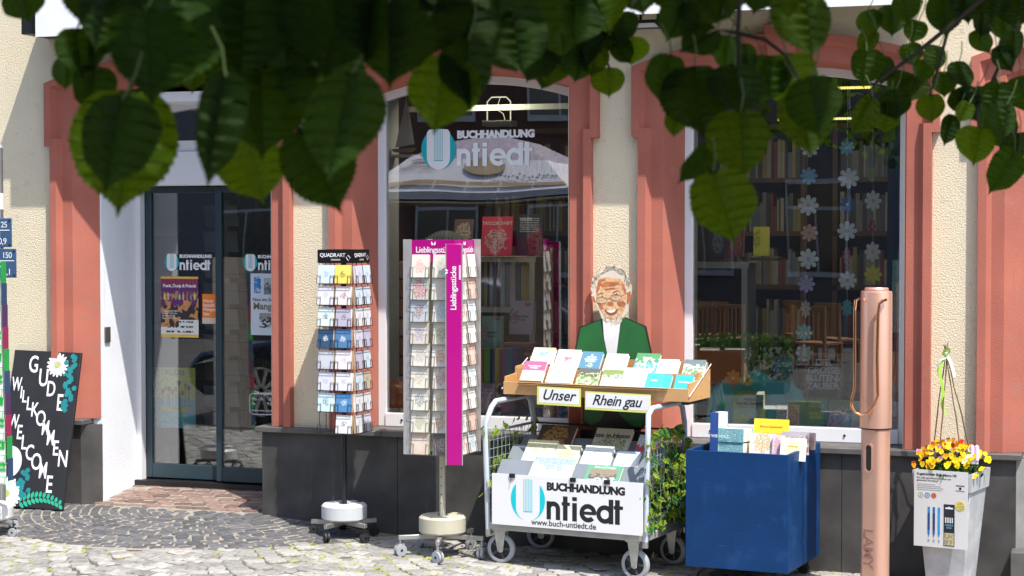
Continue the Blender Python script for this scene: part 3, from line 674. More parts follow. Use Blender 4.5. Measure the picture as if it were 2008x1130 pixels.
# ================= CARD STANDS
PAL=[(.62,.66,.74),(.7,.66,.7),(.66,.62,.68),(.68,.74,.74),(.5,.48,.56),(.56,.6,.7),(.75,.7,.66),(.42,.42,.46)]
def q_pocket(w_,h_,r=.0016):
    m=MB(); d=.016
    for s in (-1,1): m.tube([(s*w_/2,-.004,0),(s*w_/2,-.004,d),(s*w_/2,h_*.46,d),(s*(w_/2-.022),h_*.46,d),(s*(w_/2-.022),-.004,d)],r,5)
    m.tube([(-w_/2,-.004,0),(-w_/2,-.004,d),(w_/2,-.004,d),(w_/2,-.004,0)],r,5)
    return m
def meshof(m,mtl,name='part'):
    o=m.build(name,mtl,None,local=True); me=o.data; bpy.data.objects.remove(o); return me
def boxmesh(w_,h_,d_,m,name='card'):
    me=bpy.data.meshes.new(name); me.from_pydata([(x,y,z) for x in (-w_/2,w_/2) for y in (0,h_) for z in (-d_,0)],[],[(0,1,3,2),(4,6,7,5),(0,4,5,1),(2,3,7,6),(0,2,6,4),(1,5,7,3)]); 
    bm=bmesh.new(); bm.from_mesh(me); bmesh.ops.recalc_face_normals(bm,faces=bm.faces); bm.to_mesh(me); bm.free(); me.materials.append(m); return me
NUM=['top','second','third','fourth','fifth','sixth','seventh','eighth','ninth']
def stand_base(t,c,poleM,discM,armM,rd,zd,hd,ra,rw,a0,notch,wm_):
    x,y=c; z=ground(x,y); o_=T((x,y,z))
    m=MB(o_); prof=[(.035,zd),(rd-.012,zd),(rd,zd+.01),(rd,zd+hd-.012),(rd-.012,zd+hd),(.035,zd+hd),(.035,zd)]
    m.lathe(prof,28,a0=R(notch+14),a1=R(notch+346))
    for a in (notch+14,notch+346):
        A=R(a); u=(math.cos(A),math.sin(A)); m.add([(u[0]*r,u[1]*r,zz) for r,zz in prof[:-1]],[tuple(range(6))])
    b=m.build('base_weight',discM,t)
    for k in range(5):
        a=R(a0+72*k); dx,dy=math.cos(a),math.sin(a); m=MB(o_); 
        m.box(0,ra+.012,-.011,.011,zd-.032,zd-.006,M=Matrix.Rotation(a,4,'Z')); m.build('base_arm',armM,t,bevel=.002)
        X,Y=x+dx*ra,y+dy*ra; caster(T((X,Y,ground(X,Y)))@Matrix.Rotation(a+R(50+37*k),4,'Z'),rw,t,wm_[0],wm_[1])
    return z
# black quadr stand
def quad():
    QX,QY=-4.345,-.28; rz=R(-1.5); zg=ground(QX,QY)
    t=thing('black_card_stand','black wire card stand with square cards on a white wheeled base','display stand',(QX,QY,zg),rz)
    stand_base(t,(QX,QY),M_black,mat('grey_white_enamel',(.55,.57,.58),.45,var=.05),M_chrome,.135,.105,.095,.19,.028,-100,60,(M_rubber,M_black))
    Mx=T((QX,QY,0))@Matrix.Rotation(rz,4,'Z'); zt=hit(660,490,(0,QY-.13,0),(0,1,0)).z; zb=hit(660,852,(0,QY-.13,0),(0,1,0)).z
    m=MB(Mx); m.tube([(0,0,zg+.19),(0,0,zt-.02)],.0165,12); m.build('pole',M_black,t)
    a=.115; hh=.078
    m=MB(Mx); m.box(-a,a,-a,-a+.004,zt-hh,zt); m.box(-a,a,a-.004,a,zt-hh,zt); m.box(a-.004,a,-a+.004,a-.004,zt-hh,zt); m.box(-a,-a+.004,-a+.004,a-.004,zt-hh,zt); m.box(-a+.004,a-.004,-a+.004,a-.004,zt-hh,zt-hh+.004); m.build('header_sign',mat('header_black',(.01,.01,.011),.3),t)
    for k in range(2):
        f=Mx@Matrix.Rotation(R(90*k),4,'Z')@frame((-a,-a-.001,zt-hh),(1,0,0),(0,0,1))
        text('QUADR',.031,f@T((.016,.036,0)),M_white,t,align='LEFT',bold=.02,sp=.95); text('ART',.031,f@T((.125,.036,0)),M_white,t,align='LEFT',sp=.93)
        m=MB(f); m.box(.088,.148,.014,.024,0,.0008); m.build('header_strap',mat('print_grey',(.35,.35,.35),.5),t)
        m=MB(f); m.tube([(.186,.032,.001),(.198,.046,.001),(.213,.03,.001),(.2,.014,.001)],.0016,5,closed=True); m.build('header_symbol',M_white,t)
    H=zt-hh-zb; n=8; ph=H/n
    pm=meshof(q_pocket(.108,.10),M_black,'wire_pocket')
    m=MB(Mx)
    for sx in (-1,1):
        for sy in (-1,1): m.tube([(sx*.108,sy*.108,zt-hh),(sx*.108,sy*.108,zb)],.0022,5)
    for k in range(n+1):
        z=zb+k*ph; m.tube([(-.108,-.108,z),(.108,-.108,z),(.108,.108,z),(-.108,.108,z)],.0018,5,closed=True)
        m.tube([(-.108,0,z),(.108,0,z)],.0018,5); m.tube([(0,-.108,z),(0,.108,z)],.0018,5)
    for x in (-.035,.035): 
        for y in (-.1,.1): m.tube([(x,y,zt-hh),(x,y,zb)],.002,5); m.tube([(y,x,zt-hh),(y,x,zb)],.002,5)
    m.build('wire_frame',M_black,t)
    cols=[['pale_blue','yellow'],['lilac_white','cream'],['ice_white','mauve'],['navy','steel_blue'],['pewter','blush'],['lavender','white'],['sky','mid_blue'],['wood','plain_white']]
    CM={'pale_blue':((.6,.7,.8),(.3,.4,.5)),'yellow':((.85,.68,.14),(.15,.1,.02)),'lilac_white':((.72,.7,.76),(.5,.5,.6)),'cream':((.75,.7,.68),(.3,.1,.1)),'ice_white':((.66,.76,.76),(.05,.08,.08)),'mauve':((.48,.44,.54),(.15,.12,.15)),'navy':((.03,.08,.16),(.75,.75,.8)),'steel_blue':((.08,.2,.38),(.8,.8,.8)),'pewter':((.48,.5,.54),(.6,.62,.68)),'blush':((.78,.7,.72),(.5,.45,.5)),'lavender':((.62,.62,.74),(.4,.4,.55)),'white':((.72,.72,.76),(.4,.42,.5)),'sky':((.55,.72,.82),(.15,.12,.1)),'mid_blue':((.08,.24,.48),(.7,.75,.8)),'wood':((.22,.16,.12),(.4,.3,.2)),'plain_white':((.75,.75,.76),(.1,.15,.3)),'grey_photo':((.12,.12,.15),(.5,.5,.55)),'purple':((.5,.46,.62),(.6,.6,.7)),'kraft':((.55,.45,.35),(.2,.15,.1))}
    alt=['white','lavender','pale_blue','kraft','lilac_white','pewter','white','navy','plain_white','purple']
    rr=random.Random(11)
    for side in range(2):
        f=Mx@Matrix.Rotation(R(90*side),4,'Z')
        for r in range(n):
            for c in range(2):
                z=zt-hh-(r+1)*ph+.006; x=(-.5+c)*.112
                fr=f@frame((x,-.122,z),(1,0,0),(0,.10,1))
                inst('wire_pocket',pm,fr,t)
                nm=cols[r][c] if side==0 else rr.choice(alt)
                if nm=='wood' : 
                    continue
                cv=CM[nm]; sd=r*2+c+side*20
                mt=cover('q_%s_%d'%(nm,sd),cv[0],cv[1],size=.16 if nm!='pewter' else .4,seed=sd,cx=.5,cy=.5)
                dep=.012+rr.random()*.01; w_=.098+rr.random()*.006; me=boxmesh(w_,w_+.006,.0012,mt,'greeting_card')
                o=inst('greeting_card',me,fr@T((rr.uniform(-.002,.002),0,.012))@Matrix.Rotation(R(rr.uniform(-1,1)),4,'Z'))
                tag(o,'%s square card, %s row, %s column, %s of the black stand'%(nm.replace('_',' '),NUM[r],'left' if c==0 else 'right','front' if side==0 else 'right side'),'greeting card','cards in the black wire stand')
                me2=boxmesh(w_-.002,w_+.004,dep,mat('kraft_envelope',(.5,.36,.24),.8) if (r+c)%3 else M_white,'envelope_stack'); inst('envelope_stack',me2,wm(o)@T((.003,0,-.0014)),o)
quad()
def lieb():
    LX,LY=-3.64,-.50; rz=R(-4); zg=ground(LX,LY)
    t=thing('magenta_card_stand','magenta headed card stand with cream cards on a beige wheeled base','display stand',(LX,LY,zg),rz)
    M_be=mat('beige_enamel',(.50,.47,.36),.5,var=.06)
    stand_base(t,(LX,LY),M_be,M_be,M_chrome,.135,.13,.10,.245,.034,-76,95,(M_greyrub,M_chrome))
    Mx=T((LX,LY,0))@Matrix.Rotation(rz,4,'Z'); zt=hit(830,471,(0,LY-.15,0),(0,1,0)).z; zb=hit(830,893,(0,LY-.15,0),(0,1,0)).z
    m=MB(Mx); m.tube([(0,0,zg+.20),(0,0,zb+.05)],.0175,12); m.build('pole',M_be,t)
    m=MB(Mx)
    for k in range(5): m.disc(0,zg+.3+.05*k,.004,-.0185,-.0175,8)
    m.build('pole_holes',M_black,t)
    a=.145
    # core
    m=MB(Mx); m.box(-a+.03,a-.03,-a+.03,a-.03,zb+.02,zt-.02); m.build('core',mat('core_cream',(.55,.52,.45),.7),t)
    hh=.125
    for k in range(4):
        f=Mx@Matrix.Rotation(R(90*k),4,'Z')@frame((-a,-a+.012,zt-hh),(1,0,0),(0,0,1))
        m=MB(f); m.box(.006,2*a-.006,0,hh,-.002,.002); m.build('header_panel',M_mag,t)
        if k<2:
            text('Lieblingsstücke',.047,f@T((a+.022,.055,.0025)),M_white,t,bold=.008,sp=.9)
            m=MB(f); m.box(.185,.24,.02,.034,.002,.003); m.build('header_strap',mat('strap_pink',(.8,.5,.65),.5),t)
            m=MB(f); 
            for s in (-1,1): m.prism([(.152,.1),(.152+s*.012,.118),(.152+s*.014,.104),(.152+s*.008,.094)],.002,.0032,'z')
            m.build('header_butterfly',M_white,t)
        # spine at the corner, running out diagonally
    for k in range(4):
        g=Mx@Matrix.Rotation(R(90*k),4,'Z')
        cx,cy=a,-a
        if k==0:
            z0=hit(890,912,(0,LY-.2,0),(0,1,0)).z; z1=hit(890,478,(0,LY-.2,0),(0,1,0)).z
            fr=g@T((cx+.018,cy-.055,0))@Matrix.Rotation(R(18),4,'Z')
            m=MB(fr); m.box(-.043,.043,-.008,.008,z0,z1); s_=m.build('spine_panel',M_mag,t,bevel=.004)
            m=MB(fr); m.box(-.0475,-.0435,-.010,.010,z0,z1); m.box(.0435,.0475,-.010,.010,z0,z1); m.build('spine_edge',mat('alu_edge',(.55,.5,.52),.4,.5),t)
            ft=fr@frame((.012,-.0095,z1-.37),(0,0,1),(-1,0,0))
            text('Lieblingsstücke',.046,ft,M_white,t,bold=.006,align='LEFT',sp=.9)
            m=MB(ft); m.box(.17,.25,-.026,-.016,-.0005,.0006); m.build('header_strap',mat('strap_pink',(.8,.5,.65),.5),t)
            m=MB(ft)
            for s in (-1,1): m.prism([(.215,.052),(.215+s*.014,.064),(.215+s*.012,.052),(.215+s*.006,.046)],-.0005,.0006,'z')
            m.build('header_butterfly',M_white,t)
            m=MB(fr); m.box(-.003,.003,.008,.05,z0+.06,z1-.04); m.build('spine_bracket',M_be,t)
        else:
            m=MB(g); m.box(cx-.004,cx+.004,cy-.03,cy+.02,zb,zt+.004); m.build('corner_post',mat('post_grey',(.5,.48,.47),.4,.4),t)
    n=9; H=zt-hh-zb+.035; ph=H/n
    pm=meshof(q_pocket(.122,.125,.0014),mat('bronze_wire',(.16,.14,.11),.4,.5),'wire_pocket')
    rr=random.Random(21)
    DES=[('white card with a pink bear',(.72,.69,.6),(.75,.35,.3)),('white card with sprig drawing',(.7,.68,.58),(.45,.45,.35)),
     ('sage card with a red peony',(.5,.56,.5),(.5,.05,.1)),('white card with peach and blue blots',(.7,.68,.6),(.75,.55,.4)),
     ('grey blue card with a layer cake',(.46,.50,.54),(.25,.1,.06)),('white card with a blue oval wreath',(.68,.66,.6),(.3,.42,.52)),
     ('beige card with a bluebell',(.62,.55,.48),(.28,.27,.4)),('cream card with meadow flowers',(.68,.66,.52),(.4,.35,.15)),
     ('cream card with tiny rows of writing',(.7,.68,.6),(.5,.4,.35)),('white card with orange foxes',(.7,.67,.6),(.7,.3,.08)),
     ('cream card with handwriting',(.7,.67,.58),(.5,.42,.32)),('white card with a red flower frame',(.68,.64,.56),(.5,.2,.18)),
     ('cream card with a grey seated cat',(.68,.67,.58),(.2,.2,.22)),('white card with ochre figures',(.7,.67,.58),(.6,.4,.15)),
     ('beige speckled card with a plain panel',(.62,.50,.4),(.7,.62,.5)),('charcoal card with small icons',(.15,.15,.15),(.5,.35,.25))]
    ALT=[('white card with coral blossoms',(.72,.7,.66),(.8,.4,.35)),('white card with a pale blue balloon',(.72,.72,.7),(.35,.5,.68)),('white card with brown confetti dots',(.72,.7,.66),(.25,.2,.15)),('white card with faint script',(.74,.73,.7),(.6,.55,.5)),('white card with red berries',(.72,.7,.68),(.7,.1,.08)),('rose printed card',(.6,.4,.33),(.75,.6,.5))]
    for side in range(2):
        f=Mx@Matrix.Rotation(R(90*side),4,'Z')
        for r in range(n):
            if r==8 and side==0 and False: continue
            for c in range(2):
                z=zt-hh+.035-(r+1)*ph+.004; x=(-.5+c)*.132-.002
                fr=f@frame((x,-a-.008,z),(1,0,0),(0,.13,1)); 
                if r<n: inst('wire_pocket',pm,fr,t)
                if side==0: 
                    k=(r*2+c) if r<7 else (14+c if r==8 else 12+c)
                    if r==7: k=12+c
                    k=min(k,15); d=DES[k] 
                    if r==6 : d=[DES[12],DES[13]][c]
                    if r==7 : d=[('cream card with a dried posy',(.66,.64,.54),(.35,.33,.2)),('white card with a rust vase',(.68,.64,.54),(.5,.22,.1))][c]
                else: d=ALT[(r*2+c*3)%6]
                sd=r*2+c+side*30+50
                mt=cover('l_%d'%sd,d[1],d[2],size=.30 if d[1]!=DES[2][1] else .42,third=tuple(v*.55+.2 for v in d[2]),seed=sd)
                hh_=.128+.006*rr.random(); me=boxmesh(.104,hh_,.0014,mt,'greeting_card')
                o=inst('greeting_card',me,fr@T((rr.uniform(-.004,.004),0,.013))@Matrix.Rotation(R(rr.uniform(-1,1)),4,'Z'))
                tag(o,'%s, %s row, %s column, %s of magenta stand'%(d[0],NUM[r],'left' if c==0 else 'right','front' if side==0 else 'right side'),'greeting card','cards in the magenta stand')
                me2=boxmesh(.102,hh_-.004,.014+.008*rr.random(),mat('cream_envelope',(.66,.62,.5),.8),'envelope_stack'); inst('envelope_stack',me2,wm(o)@T((.003,.002,-.0016)),o)
lieb()
# ================= TROLLEY
def contact(px,py):
    p=None; z=-.1
    for _ in range(6):
        p=hit(px,py,(0,0,z),(0,0,1)); z=ground(p.x,p.y)
    return p
FLc,FRc=contact(975,1103),contact(1236,1124)
cd=(FRc-FLc); cd.z=0; ca=R(-8.5)
rdir=Vector((math.cos(ca),math.sin(ca),0)); bdir=Vector((-math.sin(ca),math.cos(ca),0))
co0=FLc-bdir*.045; FC=frame(co0,rdir,(0,0,1))        # front plane: x right, y up, z towards street
def cl(px,py,dep=0): return spot(FC,px,py,-dep)
zg0=FLc.z
x0,zb_=cl(952,1030); x1,_=cl(1268,1056); CW=x1-x0; 
# origin at left front corner on the ground
KM=FC@T((x0,0,0)); CT=thing('book_trolley','grey tubular trolley with wire sides, white shop board and grey wheels','trolley',M=KM@Matrix(((1,0,0,0),(0,0,1,0),(0,-1,0,0),(0,0,0,1))))
def L3(x,d,z): return (x,z,-d)      # local coords: x right, d depth to the wall, z up -> KM
zp=cl(1110,1043)[1]; DEP=.60
def kb(m,x0,x1,d0,d1,z0,z1): m.box(x0,x1,z0,z1,-d1,-d0); return m
m=MB(KM); kb(m,0,CW,.0,DEP,zp-.022,zp+.022); m.build('platform',mat('platform_grey',(.42,.42,.41),.45,.3,var=.15,vs=9,scr=(.2,.17,.13)),CT,bevel=.006)
zt=cl(948,800)[1]
M_tube=mat('light_grey_tube',(.50,.56,.62),.3,.1,var=.05)
zl=cl(960,790)[1]
for k,xx in enumerate((.012,CW-.012)):
    rr_=.07; pts=[L3(xx,.012,zp-.03),L3(xx,.012,zl-.17),L3(xx,.016,zl-.12),L3(xx,.05,zl-.03),L3(xx,.10,zl),L3(xx,DEP-.1,zl+.0),L3(xx,DEP-.05,zl-.03),L3(xx,DEP-.016,zl-.12),L3(xx,DEP-.012,zl-.17),L3(xx,DEP-.012,zp-.03)]
    # front shoulder of each hoop leans outwards as in the photo
    sg=-1 if k==0 else .6
    pts=[(p[0]+ (sg*.02 if i in(1,2) else 0),p[1],p[2]) for i,p in enumerate(pts)]
    m=MB(KM); m.tube(pts,.0155,10); m.build('handle_hoop',M_tube,CT)
    for d in (.012,DEP-.012):
        m=MB(KM); m.tube([L3(xx,d,zp-.055),L3(xx,d,zp-.022)],.017,10); m.build('post_cap',M_chrome,CT)
# wire mesh: left, right, back
zm0,zm1=zp+.03,cl(1000,850)[1]-.0
M_wg=mat('pale_wire',(.33,.38,.38),.35,.3)
for xx in (.012,CW-.012):
    m=MB(KM)
    for i in range(12): d=.03+i*(DEP-.06)/11; m.tube([L3(xx,d,zm0),L3(xx,d,zm1)],.0016,4)
    for i in range(11): z=zm0+i*(zm1-zm0)/10; m.tube([L3(xx,.02,z),L3(xx,DEP-.02,z)],.0016,4)
    m.tube([L3(xx,.012,zm1),L3(xx,DEP-.012,zm1)],.008,6)
    m.build('wire_side',M_wg,CT)
m=MB(KM)
for i in range(26): x=.03+i*(CW-.06)/25; m.tube([L3(x,DEP-.01,zm0),L3(x,DEP-.01,zm1)],.0016,4)
for i in range(11): z=zm0+i*(zm1-zm0)/10; m.tube([L3(.02,DEP-.01,z),L3(CW-.02,DEP-.01,z)],.0016,4)
m.tube([L3(.012,DEP-.01,zm1),L3(CW-.012,DEP-.01,zm1)],.006,6); m.build('wire_back',M_black,CT)
# wheels
def bigwheel(x,d,ang,brake,r=.082):
    p=KM@Vector(L3(x,d,0)); z=ground(p.x,p.y); ztop=(KM@Vector(L3(x,d,zp-.022))).z
    M=T((p.x,p.y,z))@Matrix.Rotation(ca+R(ang),4,'Z')
    Wm=M@T((0,-.017,r))@Matrix.Rotation(R(-90),4,'X')
    m=MB(Wm); m.lathe([(r*.72,0),(r*.9,.0),(r,.008),(r,.026),(r*.9,.034),(r*.72,.034),(r*.72,0)],28); wh=m.build('wheel',M_greyrub,CT)
    m=MB(Wm); m.lathe([(0,.003),(r*.18,.003),(r*.3,.010),(r*.7,.010),(r*.72,.004),(r*.72,.03),(r*.7,.024),(r*.3,.024),(r*.18,.031),(0,.031)],24); 
    WM[wh.name]=wm(CT); m.build('rim',M_rubber,wh)
    m=MB(Wm)
    for i in range(5):
        a=2*PI*i/5; m.box(r*.2,r*.7,-.006,.006,.001,.011,M=Matrix.Rotation(a,4,'Z'))
    m.build('spokes',mat('rim_dark_grey',(.06,.06,.065),.5),wh)
    m=MB(M)
    for s in (-.023,.023): m.prism([(-.038,ztop-z-.006),(.034,ztop-z-.006),(.018,r-.016),(.0,r-.022),(-.014,r-.012)],s-.0025,s+.0025,'y')
    m.box(-.045,.045,-.035,.035,ztop-z-.01,ztop-z); m.tube([(0,-.03,r),(0,.03,r)],.008,8)
    if brake: m.prism([(-.03,ztop-z-.012),(-.09,ztop-z-.035),(-.085,ztop-z-.05),(-.02,ztop-z-.03)],-.016,.016,'y')
    m.build('wheel_fork',mat('galvanised_fork',(.50,.50,.46),.4,.5,var=.15,vs=20),CT,bevel=.0015)
bigwheel(.075,.05,4,True); bigwheel(CW-.085,.05,-4,False); bigwheel(.085,DEP-.06,18,False); bigwheel(CW-.06,DEP-.06,-8,False)
# sign board
a,b=cl(965,1018,-.02),cl(965,926,-.02); c_=cl(1261,948,-.02); sx0=a[0]-x0; sx1=c_[0]-x0
SB=KM@T((sx0,zp+.015,.022)); sh=b[1]-zp-.02; sw=sx1-sx0
m=MB(SB); m.box(0,sw,0,sh,-.004,0); sb=m.build('sign_board',mat('white_board',(.80,.80,.81),.4,var=.02),CT)
cy=mat('cyan_print',(.0,.55,.65),.5,var=.02); WM[sb.name]=wm(CT)
sc=(cl(1222,960,-.02)[0]-cl(1003,960,-.02)[0])/217
logo(SB,cl(1003,960,-.02)[0]-x0-sx0,sh-.010-80*sc,sc,sb,teal=cy,ct=M_blackp,ring_only=True)
text('www.buch-untiedt.de',.045,SB@T((sw*.485,.014,.0006)),M_blackp,sb,bold=.012,sp=1.0)
for px in (1005,1124,1191):
    u=cl(px,930,-.02)[0]-x0-sx0; m=MB(SB); m.prism([(u-.017,sh-.018),(u+.017,sh-.018),(u+.017,sh+.004),(u-.017,sh+.004)],-.006,.006,'z'); m.tube([(u-.008,sh-.016,.006),(u-.010,sh-.05,.009),(u-.004,sh-.05,.009),(u-.004,sh-.016,.006)],.0012,4); m.build('binder_clip',M_black,sb)
# tray: stepped grey shelf
M_tray=mat('grey_tray',(.17,.20,.23),.55,var=.06)
zs=zp+.24
tops=[(.15,cl(1126,909,.15)[1]),(.29,cl(1126,878,.29)[1]),(.43,cl(1126,859,.43)[1])]
SL=[]   # slopes: (depth0,z0,depth1,z1)
for k,(d,z) in enumerate(tops): d0=d-.125; SL.append((d0,z-.125,d,z))
trays=[]
m=MB(KM); kb(m,.03,CW-.03,.02,DEP-.02,zp+.022,zp+.05)
m.build('shelf_floor',M_tray,CT)
for d,z in trays:
    m=MB(KM); kb(m,.03,CW-.03,d+.0,d+.006,zp+.06,z); m.prism([L3(0,d+.006,z-.09)[1:3][::-1],L3(0,d+.11,z+.02)[1:3][::-1],L3(0,d+.116,z+.016)[1:3][::-1],L3(0,d+.008,z-.098)[1:3][::-1]],.03,CW-.03,'x') if False else None
    m.build('tray_step',M_tray,CT)
    m=MB(KM); v=[L3(x,dd,zz) for x in (.03,CW-.03) for dd,zz in ((d+.006,z-.05),(d+.125,z+.055),(d+.125,z+.045),(d+.006,z-.062))]
    m.add(v,[(0,1,5,4),(1,2,6,5),(2,3,7,6),(3,0,4,7),(0,3,2,1),(4,5,6,7)]); m.build('tray_slope',M_tray,CT)
for (d0,z0,d1,z1) in SL:
    m=MB(KM); v=[L3(x,dd,zz) for x in (.03,CW-.03) for dd,zz in ((d0,z0),(d1,z1),(d1+.006,z1),(d0+.006,z0-.006))]
    m.add(v,[(0,1,5,4),(1,2,6,5),(2,3,7,6),(3,0,4,7),(0,3,2,1),(4,5,6,7)]); m.build('tray_slope',M_tray,CT)
    m=MB(KM); kb(m,.03,CW-.03,d1+.0062,d1+.011,z0-.05,z1-.0005); m.build('tray_back',M_tray,CT)
# ---- wooden display
M_wood=mat('beech_board',(.58,.33,.14),.45,var=.12,vs=3,c2=(.52,.29,.12),c2t=.55,c2s=20)
DD=.20; wxl=cl(987,765,DD)[0]-x0; wxr=cl(1350,792,DD)[0]-x0; wz0=cl(1168,781,DD)[1]; wz1=cl(1168,760,DD)[1]
zl_=(zl)
WD=thing('wooden_book_display','two tier beech book display on top of the trolley handles','display rack',M=KM@T((wxl,wz0,-DD))@Matrix(((1,0,0,0),(0,0,1,0),(0,-1,0,0),(0,0,0,1))))
m=MB(KM); kb(m,wxl,wxr,DD,DD+.012,wz0,wz1+.012); m.build('front_board',M_wood,WD,bevel=.0015)
m=MB(KM); kb(m,wxl+.012,wxr-.012,DD+.0125,DD+.33,wz0-.001,wz0+.01); m.build('bottom_board',M_wood,WD)
zt2=cl(1100,728,DD+.16)[1]; zt3=cl(1200,704,DD+.33)[1]
m=MB(KM); kb(m,wxl+.012,wxr-.012,DD+.15,DD+.160,wz0+.011,zt2+.01); m.build('middle_board',M_wood,WD)
m=MB(KM); kb(m,wxl+.012,wxr-.012,DD+.318,DD+.330,wz0+.011,zt3); m.build('back_board',M_wood,WD)
for x in (wxl,wxr-.012):
    m=MB(KM); m.add([L3(xx,DD+d,z) for xx in (x,x+.0118) for d,z in ((.0125,wz0),(.0125,wz1+.04),(.15,wz1+.05),(.15,zt2+.02),(.335,zt2+.03),(.335,wz0))],[(0,1,2,3,4,5),(11,10,9,8,7,6)]+[(i,(i+1)%6,6+(i+1)%6,6+i) for i in range(6)]); m.build('side_board',M_wood,WD)
    m=MB(KM); xx=x-.008 if x==wxl else x+.018; m.tube([L3(xx,DD-.004,wz0+.03),L3(xx,DD+.33,zt3-.01)],.0025,6); m.build('side_rod',M_white,WD)
m=MB(KM); kb(m,cl(1018,750,DD)[0]-x0,cl(1310,770,DD)[0]-x0,DD-.02,DD-.003,wz1+.006,wz1+.010); m.build('label_rail',M_black,WD)
for x in (wxl+.05,wxr-.03):
    m=MB(KM); kb(m,x-.02,x+.02,DD+.02,DD+.3,zl+.0155,wz0-.002); m.build('rest_block',M_black,WD)
# paper signs
for s,pa,pb,lab in (('Unser',(1053,757,1139,793),.0,'white card sign with yellow edge reading Unser'),('Rheingau',(1147,767,1276,803),.0,'long white card sign with yellow edge reading Rheingau')):
    a=cl(pa[0],pa[3],DD-.022); b=cl(pa[2],pa[1],DD-.022); f=KM@T((a[0]-x0,min(a[1],b[1]-.09),-DD+.0225))@Matrix.Rotation(R(-.6),4,'Z'); w_=b[0]-a[0]; h_=.102
    t=thing('paper_sign',lab,'sign',M=f); m=MB(f); m.box(0,w_,0,h_,-.0012,0); m.build('yellow_card',mat('lime_yellow_card',(.72,.72,.18),.6,var=.03),t)
    m=MB(f); m.box(.006 if s=='Rheingau' else .012,w_-.004 if s=='Rheingau' else w_-.012,.012,h_-.008,0,.0006); m.build('white_paper',M_white,t)
    text(s if s=='Unser' else 'Rhein gau',.083 if s=='Unser' else .081,f@T((w_*.48,.030,.0012)),mat('ink_navy',(.01,.012,.03),.5),t,bold=.012,shear=.35,sp=.98 if s=='Unser' else .93)
# ================= BOOKS
def book(PF,dep,bb,tilt,label,mt,thick=.018,title=None,grp=None,yaw=0,spine=None,cat='book',name='book',ex=None,vb=None):
    """PF vertical frame; dep metres behind it; bb photo box; leans back by tilt"""
    xa,y0,xb,y1=bb; xm=(xa+xb)/2
    u0,v0=spot(PF,xa,y1,-dep); u1,_=spot(PF,xb,y1,-dep); vb=spot(PF,xm,y1,-dep)[1] if vb is None else vb
    tl=R(tilt); w_=(u1-u0)
    M=PF@T(((u0+u1)/2,vb,-dep))@Matrix.Rotation(R(yaw),4,'Y')@Matrix.Rotation(-tl,4,'X')
    h_=max(.03,spot(M,xm,y0)[1])
    me=boxmesh(w_,h_,.002,mt,name); o=inst(name,me,M); tag(o,label,cat,grp)
    me2=boxmesh(w_-.006,h_-.006,thick,M_pages,'pages'); inst('pages',me2,M@T((0,.003,-.0021)),o)
    me3=boxmesh(w_,h_,.002,spine or mt,'back_cover'); inst('back_cover',me3,M@T((0,0,-.0022-thick)),o)
    me4=boxmesh(.002,h_,thick,spine or mt,'spine'); inst('spine',me4,M@T((-w_/2+.001,0,-.0021)),o)
    for q in (title or []):
        s,hh,xx,yy,mm=q[:5]; text(s,hh*h_,M@T(((xx-.5)*w_,yy*h_,.0006)),mm,o,bold=.015,sp=.92,lsp=.85)
    return o,M,w_,h_
Z=lambda a,b,c,d:(980+a/3.898,670+b/3.898,980+c/3.898,670+d/3.898)
M_tx=lambda n,c: mat('ink_'+n,c,.5,var=.02)
rose=M_tx('rose',(.6,.12,.25)); cyt=M_tx('cyan',(.2,.6,.65)); dkt=M_tx('dark',(.05,.06,.06))
D1='books on the wooden display'
PFk=KM
def kbk(dep,bb,tilt,label,mt,**k): return book(PFk,dep,bb,tilt,label,mt,grp=k.pop('grp',D1),**k)
up_=.285; lo_=.10
kbk(DD+.19,Z(225,45,392,170),38,'pale blue walking guide with yellow top edge, back row, far left',cover('c1',(.62,.72,.78),(.25,.45,.65),size=.35,seed=1,band=((.8,.6,.1),.94),lc=(.2,.4,.5)),title=[('WANDER\nZEIT',.13,.5,.62,M_tx('blue',(.15,.4,.6)))])
kbk(DD+.19,Z(412,60,588,185),38,'white guide with thin red capitals in the back row, second from the left',cover('c2',(.66,.65,.62),(.5,.15,.2),size=.1,seed=2),title=[('Lieblings\nORTE',.17,.5,.45,rose)])
kbk(DD+.19,Z(598,76,755,205),38,'slate blue book titled 30 Orte im Rheingau, back row',cover('c3',(.10,.24,.36),(.7,.75,.3),size=.12,seed=3,cy=.2),title=[('30\nORTE IM\nRHEINGAU\nDIE MAN',.145,.5,.74,M_white)])
kbk(DD+.19,Z(780,92,945,230),38,'white book with a pink skyline foot, back row behind the river guide',cover('c4',(.78,.78,.77),(.6,.3,.3),size=.25,seed=4,cy=.2))
kbk(DD+.19,Z(1010,88,1190,240),38,'bright blue landscape guide in the back row, right of the middle',cover('c5',(.1,.28,.12),(.12,.38,.68),third=(.5,.65,.6),photo=1,seed=5),title=[('Rheingau',.13,.5,.72,M_white)])
kbk(DD+.19,Z(1180,135,1345,250),38,'white booklet with pale print in the back row, second from the right',cover('c6',(.78,.78,.76),(.5,.6,.55),size=.3,seed=6,lines=8,lc=(.5,.5,.5)))
kbk(DD+.19,Z(1385,138,1548,262),38,'dark green forest photo book at the right end of the back row',cover('c7',(.14,.2,.2),(.2,.3,.16),third=(.5,.55,.5),photo=1,seed=7),title=[('Rheinsteig',.13,.55,.52,M_white)])
kbk(DD+.035,Z(150,148,315,298),38,'pink banded cycling guide, front row, far left',cover('c8',(.72,.7,.6),(.5,.55,.4),size=.3,seed=8,cy=.15,band=((.55,.12,.25),.52)),title=[('Fahrradtouren\nRheingau',.115,.5,.72,M_white)])
